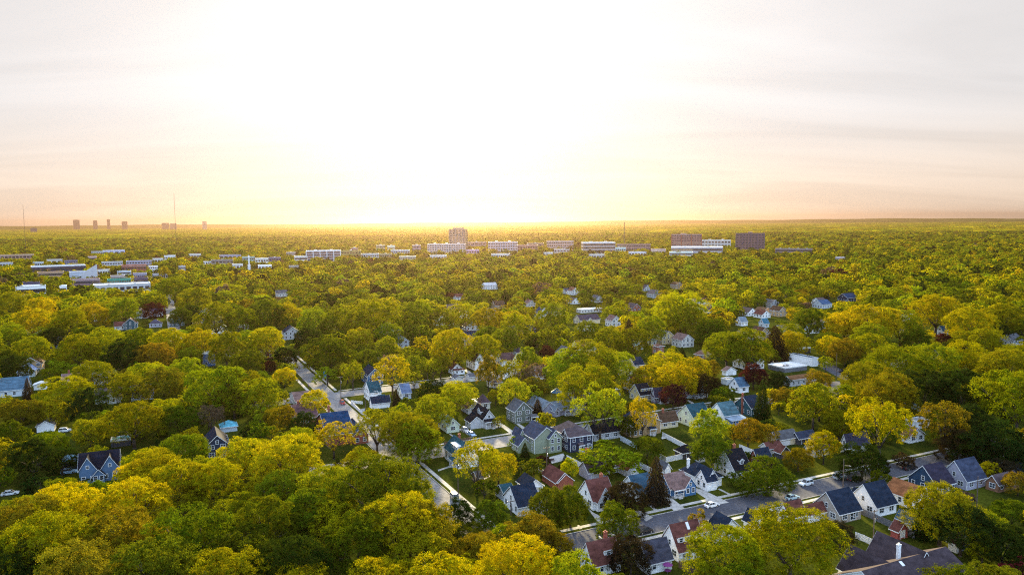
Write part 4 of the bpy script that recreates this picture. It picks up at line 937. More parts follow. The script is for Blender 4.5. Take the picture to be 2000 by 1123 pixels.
def pier_mesh(w, h):
    k = (w, round(h, 1))
    if k not in PM: b = MB(); b.box(-w/2, -.5, 0, w/2, -.02, h+.3); PM[k] = b.mesh('pier', M['flat'])
    return PM[k]
FAR = []
T = 'distant towers on the skyline'
block('office_tower', 'tall tan tower with stepped top rising alone in the golden glow', 'the tall tan tower', 877, 910, 449, 497, (.34, .25, .2), 'gb', 14, 24, [('top', .22, .8, 5), ('grid', 5), ('piers', 4, 1.6, 'tan')], R(-14))
block('office_building', 'wide pale office block with long window bands in front of the tall tan tower', None, 835, 909, 478, 502, (.5, .42, .4), 'wh', 6, 26, [('unit', 3), ('grid', 16)], R(-6))
block('office_building', 'hazy lilac mid rise right of the tall tan tower', None, 954, 1011, 474, 499, (.45, .38, .4), 'wh', 5, 30, [('grid', 12), ('unit', 2)])
block('office_building', 'five storey grey office with white vertical frames', 'the grey office with white frames', 600, 665, 491, 515, (.27, .25, .28), 'wh', 5, 24, [('piers', 5, 1.4, 'wh'), ('parapet', 'wh'), ('unit', 2)])
block('low_building', 'low white annex left of the five storey grey office', None, 576, 601, 502, 516, 'offw', 'wh', 2, 20)
block('office_building', 'pinkish four storey block between the lilac mid rise and the white roofed modern building', None, 1068, 1120, 472, 494, (.42, .3, .27), 'wh', 4, 22, [('grid', 12)])
block('office_building', 'modern building with shining white flat roof and dark glass front', 'the modern white roofed building', 1139, 1202, 475, 500, (.3, .26, .25), 'wh', 4, 40, [('parapet', 'wh'), ('unit', 2)], R(8))
block('low_building', 'low brown brick building at the foot of the slender mast', None, 1205, 1270, 478, 496, (.22, .14, .13), 'rgrey', 3, 20, [('grid', 14)])
block('apartment_block', 'wide reddish apartment block with many window columns and flat roof', 'the reddish apartment block', 1312, 1369, 459, 494, (.28, .15, .13), 'lgrey', 8, 24, [('grid', 12), ('piers', 3, 2.0, 'brick'), ('top', .3, .5, 3)])
block('apartment_block', 'dark maroon apartment block with small penthouse', 'the dark maroon apartment block', 1438, 1491, 457, 496, (.15, .085, .09), 'rgrey', 8, 24, [('grid', 9), ('top', .42, .58, 4), ('piers', 4, 1.6, 'plum')])
block('office_building', 'long white building with regular windows between two apartment blocks', None, 1371, 1426, 470, 490, (.5, .5, .48), 'wh', 3, 22, [('grid', 9), ('unit', 2)])
block('low_building', 'low wide white roofed hall below the reddish apartment block', None, 1312, 1410, 484, 501, (.38, .36, .4), 'wh', 2, 60, [('unit', 2), ('parapet', 'wh')])
block('low_building', 'flat turquoise roofed pavilion in front of the low wide hall', None, 1308, 1352, 494, 505, 'offw', (.2, .5, .5), 2, 40)
block('low_building', 'long low brown building right of the dark maroon apartment block', None, 1516, 1584, 487, 498, (.24, .17, .16), (.25, .4, .4), 2, 16, [('unit', 4)])
for x0, x1, yt, yb, wc, rc, st, t in ((667, 705, 491, 509, 'tan', 'gb', 3, 'brownish three storey block right of the framed grey office'), (686, 700, 486, 506, (.36, .26, .24), 'gb', 4, 'slim brown block behind the brownish three storey block'),
        (706, 740, 497, 508, 'offw', 'wh', 2, 'flat white shop row left of the golden town trees'), (735, 752, 480, 497, (.5, .42, .4), 'wh', 3, 'pale square block seen over the flat white shop row'), (757, 772, 481, 496, 'white', 'wh', 2, 'white gabled looking hall in the golden haze'),
        (742, 765, 497, 510, (.4, .27, .22), 'pk', 2, 'rosy low block among golden town trees'), (764, 800, 490, 501, 'offw', 'wh', 2, 'cream flat roofed row under the wide pale office'), (780, 812, 502, 513, 'offw', 'wh', 2, 'bright low roof nearest to the golden wood, left of the pale office'),
        (806, 822, 480, 498, (.5, .4, .34), 'wh', 3, 'sandy three storey block left of the wide pale office'), (912, 950, 474, 490, (.44, .33, .28), 'wh', 3, 'sandy long block just right of the tall tan tower'), (911, 936, 489, 502, 'offw', 'wh', 2, 'low bright roof at the foot of the tall tan tower'),
        (1011, 1050, 480, 495, (.44, .35, .33), 'wh', 2, 'dusty pink low row right of the lilac mid rise'), (1030, 1062, 476, 489, 'tan', 'wh', 2, 'thin sandy roof line behind the dusty pink low row'), (1082, 1112, 488, 499, 'offw', 'wh', 2, 'bright low roof in front of the pinkish four storey block'),
        (1195, 1222, 485, 498, 'white', 'wh', 2, 'white cluster of low roofs beside the modern building'), (1272, 1300, 488, 499, 'offw', 'wh', 1, 'thin white roof left of the low wide hall'), (500, 524, 506, 520, 'white', 'wh', 2, 'white flat block beside the pale tower mast'),
        (474, 497, 503, 515, 'lgrey', 'wh', 2, 'grey white low roof left of the pale tower mast'), (415, 455, 509, 521, (.32, .24, .26), 'gb', 2, 'violet brown flat row in the left part of town'), (560, 577, 494, 504, 'offw', 'wh', 2, 'small cream block behind the low white annex'),
        (526, 548, 504, 516, (.12, .14, .24), 'wh', 2, 'navy fronted low shop right of the white flat block'), (350, 362, 521, 532, 'white', 'lb', 2, 'white cube house alone in the trees'), (565, 583, 520, 527, 'offw', 'wh', 1, 'bright thin roof sunk in the trees below the grey office'),
        (180, 200, 492, 500, 'white', 'wh', 1, 'small white roof in the far left wood'), (204, 242, 490, 498, 'white', 'wh', 1, 'long white roof in the far left wood'), (1632, 1650, 503, 509, 'white', 'wh', 1, 'lone bright roof in the wood right of town')):
    wc = C[wc] if isinstance(wc, str) else wc
    block('low_building', t, None, x0, x1, yt, yb, tuple(q*random.uniform(.5, .85) for q in wc), random.choice(('lgrey', 'offw', 'rgrey', 'wh')) if rc == 'wh' else rc, st, None, ([('unit', 1)] if st > 1 else [])+[('grid', random.randint(4, 11))], group='low town buildings')

for x0, x1, yt, yb, wc, rc, st, t in ((2, 26, 514, 523, 'lgrey', 'wh', 1, 'thin pale roof under the brick strip building'), (66, 84, 513, 521, 'pale', 'lb', 1, 'small pale roof just right of the brick strip building'), (92, 120, 508, 516, 'offw', 'pk', 1, 'pinkish thin roof above the long dark building'), (128, 150, 510, 518, (.2, .2, .3), 'rblue', 2, 'slate blue house row above the long dark building'),
        (192, 214, 528, 538, 'offw', 'wh', 1, 'small white roof to the right of the slanted wall'), (262, 286, 535, 545, 'lav', 'pk', 1, 'lavender low block under the red brick block'), (292, 308, 521, 531, 'white', 'lgrey', 2, 'white house beside the red brick block, right of it'), (298, 318, 506, 514, 'offw', 'wh', 1, 'narrow bright roof above the violet roofed town houses'), (150, 176, 552, 561, 'lav', 'rgrey', 1, 'grey lavender shed roof behind the long white store'), (300, 326, 536, 545, 'lgrey', 'pk', 1, 'pinkish grey hall right of the commercial strip'),
        (322, 342, 500, 508, 'white', 'wh', 1, 'bright small roof in the wood left of the violet brown row'), (370, 392, 497, 505, 'offw', 'lb', 1, 'bluish small roof over the violet brown row'), (398, 414, 512, 521, 'white', 'lgrey', 2, 'white gable left of the violet brown row'), (455, 474, 517, 527, 'offw', 'wh', 1, 'low white roof right of the violet brown row'), (430, 470, 499, 506, 'lav', 'gb', 1, 'long brownish roof far behind the violet brown row'), (505, 530, 519, 527, 'white', 'wh', 1, 'flat white roof just below the white flat block'),
        (1062, 1080, 494, 502, 'offw', 'wh', 1, 'tiny bright roof left of the modern white roofed building'), (840, 872, 500, 508, 'offw', 'wh', 1, 'bright thin roof below the wide pale office'), (960, 995, 497, 505, 'offw', 'pk', 1, 'rosy thin roof below the hazy lilac mid rise'), (1228, 1262, 493, 501, 'lgrey', 'wh', 1, 'thin roof below the low brown brick building'), (1150, 1180, 498, 505, 'offw', 'wh', 1, 'thin white roof in front of the modern white roofed building')):
    block('low_building', t, None, x0, x1, yt, yb, C[wc] if isinstance(wc, str) else wc, rc, st, None, [('grid', random.randint(3, 8))], group='low town buildings')
# commercial strip on the left
block('low_building', 'brick strip building with pale cornice at the picture edge', None, -12, 60, 499, 514, (.34, .2, .15), 'wh', 2, 25, [('grid', 12), ('parapet', 'tan')])
block('low_building', 'long dark building with bright white parapet', 'the long dark building', 72, 162, 521, 540, (.05, .05, .09), 'rgrey', 2, 30, [('parapet', 'wh')], R(4))
block('low_building', 'pale hall with tall white wall slanting up to one side', 'the white slanted hall', 142, 188, 533, 551, (.42, .47, .55), 'lgrey', 1, 26, [('slant', 25.0)], R(4), 'building', False)
block('low_building', 'low wide building with grey roof and dark glass front below the white slanted hall', None, 142, 192, 548, 563, (.22, .14, .16), 'lgrey', 2, 24)
block('low_building', 'red brick block with white flat roof right of the white slanted hall', None, 241, 284, 520, 536, 'brick', 'wh', 2, 24, [('grid', 8)])
block('low_building', 'violet roofed town houses behind the red brick block', None, 250, 294, 511, 526, 'lav', (.1, .1, .2), 3, 18, [('grid', 9)])
block('low_building', 'grey terrace with white balconies left of the violet roofed town houses', None, 202, 238, 513, 527, 'lgrey', 'rgrey', 3, 16, [('grid', 8)])
block('shop_building', 'long white flat roofed store in front of the commercial strip', 'the long white store', 190, 289, 557, 571, 'lgrey', 'wh', 1, 26, [('grid', 9), ('unit', 2)])
block('shop_building', 'green glass pavilion standing over the long white store', None, 213, 254, 547, 560, (.04, .25, .2), (.05, .3, .24), 2, 14, [('grid', 10)])
block('shop_building', 'dark box shaped pavilion behind the long white store', None, 264, 288, 544, 559, (.06, .04, .08), 'lgrey', 1, 16)
block('shop_building', 'purple dark shop with pale roof edge left of the golden trees', None, 48, 76, 553, 564, (.07, .07, .14), 'plum', 1, 16)
block('shop_building', 'white flat store at the left end of the commercial strip', None, 36, 86, 561, 577, 'white', 'wh', 1, 22, [('parapet', 'wh'), ('unit', 1)])
block('shop_building', 'small white store between golden crowns', None, 116, 130, 560, 572, 'white', 'wh', 1, 14)
block('low_building', 'sand coloured low building beneath the long dark building', None, 78, 122, 533, 547, (.42, .28, .18), 'pk', 2, 14)
block('low_building', 'pink roofed bungalow block in front of the slanted hall', None, 218, 242, 540, 550, (.42, .36, .34), 'pk', 1, 14)
block('low_building', 'pale blue flat house below the red brick block', None, 231, 255, 531, 542, 'pale', 'lb', 2, 14)
block('low_building', 'rosy bright gable roof over the far strip wood', None, 172, 188, 502, 510, (.6, .42, .38), (.6, .42, .38), 1, 14)
# skyline towers far left
for x0, x1, yt, lab, cols in ((144.5, 155.5, 430, 'broad dark tower, widest of the four far towers', (.07, .055, .06)), (183, 190.5, 431, 'slim tower beside the broad dark tower', (.07, .06, .065)), (210, 215.5, 429, 'thinnest and tallest of the four far towers', (.08, .06, .06)), (239, 249, 433, 'short square tower right of the thinnest tower', (.075, .06, .065)),
                        (317, 330, 436, 'low wide tower block left of the tall far mast', (.09, .07, .08)), (333, 345, 437, 'dark low block at the foot of the tall far mast', (.16, .13, .13)), (396, 404, 432.5, 'faint pale tower lost in haze right of the tall far mast', (.3, .28, .27)), (61, 72, 446, 'dark block at the far left edge of the wood', (.13, .1, .11))):
    block('far_tower', lab, None, x0, x1, yt, 450 if x0 > 100 else 456, cols, 'rgrey', 6, None, [('top', .25, .75, 4)] if x0 < 300 else [], 0, 'tower', True, T)
def mast(x, yt, yb, w, label, tintm='metal', cap=None):
    P = gp(x, yb); lo, hi = 5., 330.
    for _ in range(30):
        m = (lo+hi)/2
        if proj(P+np.array([0, 0, m]))[0, 1] > yt: lo = m
        else: hi = m
    t = thing('radio_mast', label, 'mast', P); h = lo
    b = MB()
    for i in range(3):
        a = 2*PI*i/3; b.tube((w*math.cos(a), w*math.sin(a), 0), (w*.75*math.cos(a), w*.75*math.sin(a), h), w*.3, w*.25, 4)
    n = max(6, int(h/(w*4)))
    for k in range(n):
        for i in range(3):
            a = 2*PI*i/3; c = 2*PI*(i+1)/3; z0 = h*k/n; z1 = h*(k+1)/n; r0 = w*(1-.25*k/n); r1 = w*(1-.25*(k+1)/n)
            b.tube((r0*math.cos(a), r0*math.sin(a), z0), (r1*math.cos(c), r1*math.sin(c), z1), w*.14, w*.14, 3)
    link('lattice', b.mesh('lattice', M['wood']), t)
    b = MB(); b.tube((0, 0, h), (0, 0, h*1.03), w*.2, w*.1, 5); link('antenna', b.mesh('antenna', M['metal']), t)
    if cap:
        b = MB(); b.tube((0, 0, h*.93), (0, 0, h*.99), w*2.2, w*2.2, 8); link('antenna_ring', b.mesh('antenna_ring', M['flat']), t, C['wh'])
mast(1219, 434, 497, 1.3, 'slender dark mast rising beside the modern white roofed building')
mast(344.5, 379, 480, .6, 'very tall thin mast above the far towers')
mast(52, 400, 512, .3, 'faint thin mast on the hazy horizon at the far edge')
t = thing('church_steeple', 'white slender steeple with pointed cap among the left town roofs', 'steeple', gp(487, 527))
b = MB(); b.box(-2, -2, 0, 2, 2, 9); b.tube((0, 0, 9), (0, 0, 22), 1.3, 1.1, 8); link('shaft', b.mesh('shaft', M['flat']), t, C['wh'])
b = MB(); b.tube((0, 0, 22), (0, 0, 27), 1.9, .1, 8); link('spire', b.mesh('spire', M['flat']), t, C['wh']); keep(481, 508, 493, 526)
# ------------------------------------------------------------------ trees
def leaf_mesh(name, cen, nrm, size, lv, trunk=None, extra_mats=()):
    """many small leaf quads; cen, nrm (n,3); size (n,), lv (n,2)"""
    n = len(cen)
    r = RNG.normal(size=(n, 3)); t = np.cross(nrm, r); t /= np.linalg.norm(t, axis=1)[:, None]+1e-9
    b = np.cross(nrm, t); b /= np.linalg.norm(b, axis=1)[:, None]+1e-9
    s = size[:, None]; k = RNG.uniform(.55, 1.0, (n, 1))
    bend = nrm*s*.25
    v = np.stack([cen-t*s-bend, cen-b*s*k, cen+t*s-bend, cen+b*s*k], 1).reshape(-1, 3)
    nv0 = len(v); f = np.arange(n*4).reshape(n, 4)
    tv, tf = (trunk.v, trunk.f) if trunk else ([], [])
    me = bpy.data.meshes.new(name)
    if trunk:
        me.from_pydata(np.concatenate([v, np.array(tv)]).tolist(), [], f.tolist()+[tuple(i+nv0 for i in q) for q in tf])
    else:
        me.vertices.add(n*4); me.vertices.foreach_set('co', v.ravel())
        me.loops.add(n*4); me.loops.foreach_set('vertex_index', f.ravel())
        me.polygons.add(n); me.polygons.foreach_set('loop_start', np.arange(n)*4)
    me.materials.append(M['leaf'])
    if trunk:
        me.materials.append(M['bark']); me.polygons.foreach_set('material_index', [0]*n+[1]*len(tf))
    me.update()
    a = me.attributes.new('lv', 'FLOAT_COLOR', 'POINT')
    c = np.zeros((len(me.vertices), 4)); c[:, 3] = 1
    c[:nv0, 0] = np.repeat(lv[:, 0], 4); c[:nv0, 1] = np.repeat(lv[:, 1], 4)
    a.data.foreach_set('color', c.ravel())
    return me
def unit(n):
    v = RNG.normal(size=(n, 3)); return v/np.linalg.norm(v, axis=1)[:, None]
def crown(shape, lobes, clumps, leaves, lsize, seed, fine=1.0):
    """leaf positions of a crown about 1 wide and 1 tall (z 0..1); returns arrays and lobe centres"""
    global RNG
    keepr = RNG; RNG = np.random.default_rng(seed)
    zb, rz, cz = {'round': (.08, .50, .50), 'wide': (.13, .46, .54), 'tall': (.14, .46, .54), 'airy': (.24, .40, .60), 'bush': (.0, .52, .46), 'low': (.03, .58, .42)}[shape]
    L = []
    tries = 0
    while len(L) < lobes and tries < 4000:
        tries += 1
        d = unit(1)[0]
        if d[2] < -.55: continue
        rr = RNG.uniform(.22, .86)**.7
        c = np.array([d[0]*.5*rr, d[1]*.5*rr, cz+d[2]*rz*rr])
        lr = RNG.uniform(.085, .205)*fine*(1.2-.3*rr)*(1.0 if shape != 'airy' else .85)
        if shape == 'tall': c[:2] *= (1.15-.75*max(0, (c[2]-.5)/.5))
        if c[2]-lr < zb-.04 or c[2]+lr > 1.03: continue
        if any(np.linalg.norm(c-q[0]) < .5*(lr+q[1])*.86 for q in L): continue
        L.append((c, lr))
    cen, nrm, sz, lv = [], [], [], []
    C_all = np.array([q[0] for q in L]); R_all = np.array([q[1] for q in L])
    mid = np.array([0, 0, cz-.12])
    for i, (c, lr) in enumerate(L):
        lobe_h = RNG.uniform(0, 1)
        for k in range(clumps):
            d = unit(1)[0]
            out = (c-mid); out = out/(np.linalg.norm(out)+1e-6)
            d = d+out*.55+np.array([0, 0, .28]); d /= np.linalg.norm(d)
            p = c+d*lr*RNG.uniform(.70, 1.10)*np.array([1.05, 1.05, .95])
            inside = np.sum(np.linalg.norm((C_all-p), axis=1) < R_all*.62)
            if inside > 0: continue
            cr = lr*RNG.uniform(.22, .36)
            n = max(3, int(leaves*RNG.uniform(.7, 1.3)))
            q = unit(n)*(RNG.uniform(.15, 1, (n, 1))**.5)*cr
            q[:, 2] *= .8
            cen.append(p+q)
            nn = unit(n)*.95+d*.55+q/cr*.55+np.array([0, 0, .25]); nrm.append(nn/np.linalg.norm(nn, axis=1)[:, None])
            sz.append(lsize*RNG.uniform(.6, 1.25, n))
            h = np.clip(lobe_h*.5+RNG.uniform(0, .5)+RNG.normal(0, .12, n), 0, 1); vv = np.clip(RNG.uniform(.28, .72)+RNG.normal(0, .06, n), 0, 1)
            lv.append(np.stack([h, vv], 1))
    RNG = keepr
    return np.concatenate(cen), np.concatenate(nrm), np.concatenate(sz), np.concatenate(lv), L
def trunk_mb(L, shape, seed, r0=.026, n=7):
    rr = random.Random(seed); b = MB()
    fork = .22 if shape != 'tall' else .3
    b.tube((0, 0, -.02), (0, 0, .02), r0*1.5, r0*1.1, 8); b.tube((0, 0, .02), (.005, .005, fork), r0*1.1, r0*.8, 8)
    ord_ = sorted(range(len(L)), key=lambda i: -L[i][1])[:n]
    for i in ord_:
        c = Vector(L[i][0]); m = Vector((c.x*.42, c.y*.42, fork+(c.z-fork)*.48))
        b.tube((.004, .004, fork-.02), m, r0*.62, r0*.36, 6); b.tube(m, c, r0*.36, r0*.12, 5)
        for q in range(2):
            e = c+Vector((rr.uniform(-1, 1), rr.uniform(-1, 1), rr.uniform(-.2, 1)))*L[i][1]*.8
            b.tube(m.lerp(c, .55), e, r0*.18, r0*.05, 4)
    return b
PRO = {}
def build_protos():
    for nm, shape, lobes, clumps, leaves, ls, cnt in (('round', 'round', 46, 34, 23, .0102, 6), ('wide', 'wide', 50, 34, 23, .0098, 4), ('tall', 'tall', 42, 32, 20, .0112, 3), ('airy', 'airy', 40, 22, 16, .0105, 4), ('low', 'low', 52, 34, 22, .0102, 3), ('round_big', 'round', 100, 30, 22, .0074, 3), ('wide_big', 'wide', 100, 30, 22, .0070, 3), ('bush', 'bush', 20, 22, 12, .022, 2)):
        for k in range(cnt):
            sd = 100*len(PRO)+k+3
            c, n, s, lv, L = crown(shape, lobes, clumps, leaves, ls, sd, .74 if 'big' in nm else 1.0)
            cm = leaf_mesh('crown', c, n, s, lv); tb = trunk_mb(L, shape, sd, .026 if nm != 'bush' else .018)
            PRO.setdefault(nm, []).append((cm, tb.mesh('trunk', M['bark'], True)))
    for k in range(2):                        # conifers: whorls of drooping boughs
        r = np.random.default_rng(50+k); cen, nrm, sz, lv = [], [], [], []
        lev = 26
        for i in range(lev):
            z = .06+.92*i/lev; rad = .62*(1-(z-.06)/.96)**.68*(.88+.24*r.random())
            nb = max(5, int(19*(1-z)+5))
            for j in range(nb):
                a = 2*PI*(j+r.random()*.7)/nb; rl = rad*r.uniform(.72, 1.08); n = max(6, int(60*rl+6))
                t = r.uniform(.2, 1, n)**.7
                p = np.stack([np.cos(a)*rl*t, np.sin(a)*rl*t, z-.10*t*t*(.6+rl)+.0*t], 1)+r.normal(0, .012, (n, 3))*np.array([1, 1, .6])
                cen.append(p); nn = r.normal(size=(n, 3))*.7+np.array([np.cos(a)*.6, np.sin(a)*.6, .7]); nrm.append(nn/np.linalg.norm(nn, axis=1)[:, None])
                sz.append(.017*r.uniform(.6, 1.3, n)); lv.append(np.stack([np.full(n, r.random()), np.clip(r.normal(.5, .15, n), 0, 1)], 1))
        cm = leaf_mesh('crown', np.concatenate(cen), np.concatenate(nrm), np.concatenate(sz), np.concatenate(lv))
        b = MB(); b.tube((0, 0, -.02), (0, 0, .97), .028, .004, 8); PRO.setdefault('con', []).append((cm, b.mesh('trunk', M['bark'], True)))
build_protos()
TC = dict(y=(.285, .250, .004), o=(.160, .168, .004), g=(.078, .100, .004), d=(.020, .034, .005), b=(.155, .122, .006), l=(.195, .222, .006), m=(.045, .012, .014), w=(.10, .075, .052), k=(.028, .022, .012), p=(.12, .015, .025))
CN = dict(y='golden', o='olive', g='green', d='dark green', b='rusty brown', l='lime', m='maroon', w='greyish brown', k='brown black', p='crimson')
TREES = []       # dicts
def solve(cx, yt, wpx, ratio):
    d = ray(cx, yt); t = CAMH/(ratio*wpx/F-d[2]); w = wpx*t/F
    return np.array([d[0]*t, d[1]*t, 0]), w, ratio*w
HAND = """
300 880 110 y w;345 897 115 y;255 938 150 y w;264 902 88 y;150 932 50 d b;130 948 150 y w;55 972 140 b;470 858 95 y;415 897 110 y;560 851 140 y w;90 1003 180 o;230 992 180 b w;370 987 170 g;150 1060 190 b;300 1050 190 g;440 1072 160 o;515 972 140 g;605 957 120 g;480 1028 150 g w;565 1045 150 d;30 1062 150 d
690 1000 150 g;775 966 175 y w;830 985 120 b;745 890 190 g w;640 905 130 o;800 827 125 o w;640 962 110 y;892 976 72 d n .85;958 977 74 g n .9;825 1040 110 o;1035 1010 118 b n .7;1085 1040 70 b n .8;990 1025 80 o n .8;590 1102 120 y;735 1088 130 y;860 1086 150 y w;1005 1052 170 y w;1125 1088 115 l;930 1040 90 b
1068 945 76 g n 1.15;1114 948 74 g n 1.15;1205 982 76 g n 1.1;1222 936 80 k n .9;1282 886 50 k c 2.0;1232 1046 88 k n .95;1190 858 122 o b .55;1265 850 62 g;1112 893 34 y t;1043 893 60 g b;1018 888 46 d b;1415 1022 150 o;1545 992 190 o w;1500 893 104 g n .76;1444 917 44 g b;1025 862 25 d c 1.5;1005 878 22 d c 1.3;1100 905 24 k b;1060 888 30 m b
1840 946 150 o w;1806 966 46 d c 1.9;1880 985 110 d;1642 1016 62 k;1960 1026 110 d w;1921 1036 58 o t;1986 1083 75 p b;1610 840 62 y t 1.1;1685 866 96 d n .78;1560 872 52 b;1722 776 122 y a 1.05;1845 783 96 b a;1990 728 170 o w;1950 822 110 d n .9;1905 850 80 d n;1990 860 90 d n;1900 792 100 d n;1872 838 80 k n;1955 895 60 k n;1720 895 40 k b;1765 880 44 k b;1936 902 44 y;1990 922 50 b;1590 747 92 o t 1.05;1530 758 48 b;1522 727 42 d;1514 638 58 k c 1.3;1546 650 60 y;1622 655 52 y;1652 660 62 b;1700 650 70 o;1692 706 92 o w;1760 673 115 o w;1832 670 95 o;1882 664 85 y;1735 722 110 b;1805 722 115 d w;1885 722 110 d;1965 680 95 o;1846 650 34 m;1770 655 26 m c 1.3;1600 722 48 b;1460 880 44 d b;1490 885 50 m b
1150 664 110 l;1108 682 95 l;1200 682 95 l w;1150 705 120 o;1305 683 75 y;1268 712 62 y;1322 707 80 y;1362 697 64 y;1030 676 46 l t;1068 674 32 m;1172 751 105 l a;1062 802 48 l b 1;1050 776 26 k c 1.6;1255 776 56 y a 1.5;1226 812 44 g;1315 756 54 m;1380 730 54 k;1382 702 44 b;1414 749 50 g b .9;1472 709 56 m;1385 797 62 l t 1.2;1392 842 82 g;1462 816 62 b;1490 736 34 d c 2.6;1502 830 44 b a;1000 700 62 o a;1040 705 60 w a
518 638 70 y;556 677 46 d;555 718 42 y;525 705 28 m;614 763 58 y;592 803 52 d t 1.1;650 820 78 y a 1.0;688 704 46 o a 1.3;765 696 76 y a 1.0;757 656 42 l t 1.2;722 680 52 g;640 656 100 g w;815 694 50 o;860 692 46 o a;880 640 90 y;845 742 62 d;892 746 88 y w .7;845 772 92 l w;815 825 100 o;735 802 92 o a;783 787 40 l t 1.2;953 692 44 b t 1.7;1003 747 66 l a 1.2;545 792 62 b;505 738 92 o;773 756 26 k c 2.1;455 745 90 o w;930 861 95 y a 1.15;973 880 70 y;945 935 58 g b;845 700 40 y a
38 778 84 b w;105 783 62 y;175 757 82 d;258 786 112 o w;122 736 96 y w;182 702 82 o;300 669 82 b w;240 662 82 d;370 676 48 o;320 716 82 b;250 726 70 o;362 697 72 l;418 711 130 o w;470 722 90 o;350 792 72 g;410 792 54 w a;60 856 98 d;118 872 60 d;80 922 66 d b;150 652 82 o;62 657 72 o;30 692 62 d;440 646 80 o;482 682 62 g;392 642 72 y;325 640 80 y;200 640 80 o;270 640 70 o;52 735 20 k c 2.4;355 845 90 g
730 584 105 y w;806 586 78 o;1330 570 105 y w;1300 566 36 y;1010 610 80 y;940 655 70 y;985 640 60 o;1080 590 66 o;1190 640 60 o;1228 620 30 k c 2.0;1040 637 26 k c 1.7;1150 625 56 o;1340 595 70 o;1420 648 90 o w;1460 640 90 o;1390 620 60 g;1240 640 70 o;1270 615 66 o;1540 630 64 o;1650 610 80 y w;1700 590 110 y w;1830 575 100 y w;1900 600 90 y;1960 590 80 o;1580 600 70 g;1760 600 80 o;1700 630 70 o;1790 640 60 g;1930 640 70 o;600 640 60 d;615 600 66 o;560 590 60 y;520 585 70 g;660 600 70 o;700 640 60 y;760 630 60 o;900 590 60 y;860 600 60 o;955 600 60 y
180 590 60 y;240 580 60 o;300 590 44 m;420 590 80 o;470 600 70 o;130 600 70 o;60 600 70 y;100 640 60 d;20 630 60 o;350 600 44 g;372 596 40 d;210 585 50 o;80 580 60 y;20 570 60 o;340 540 60 o;380 560 60 o;320 520 20 y t
""".replace('\n', ';')
for row in HAND.split(';'):
    q = row.split()
    if len(q) < 4: continue
    sh = 'round'; ra = None
    for e in q[4:]:
        if e in 'wtabcn': sh = dict(w='wide', t='tall', a='airy', b='bush', c='con', n='low')[e]
        else: ra = float(e)
    ra = ra or dict(round=.95, wide=.82, tall=1.3, airy=1.1, bush=.75, con=1.8, low=.8)[sh]
    cx, yt, wp = float(q[0]), float(q[1]), float(q[2])
    P, w, h = solve(cx, yt, wp, ra)
    TREES.append(dict(P=P, w=w, h=h, c=q[3], s=sh, px=cx, py=yt, wp=wp, D=float(np.hypot(P[0], P[1])), hand=True))

def free(P, m):
    u, v = touv(P)
    for a in FOOT:
        if a[0]-m < u < a[2]+m and a[1]-m < v < a[3]+m: return False
    for r in ROADS:
        if inside(r, u, v): return False
    return True
# hand trees whose foot falls on a house or road step back a little
for t in TREES:
    if t['D'] < 520 and t['s'] not in ('bush', 'low'):
        for k in range(10):
            if free(t['P'], .6): break
            dr = t['P']/t['D']; t['P'] = t['P']+dr*1.3
        t['D'] = float(np.hypot(t['P'][0], t['P'][1]))
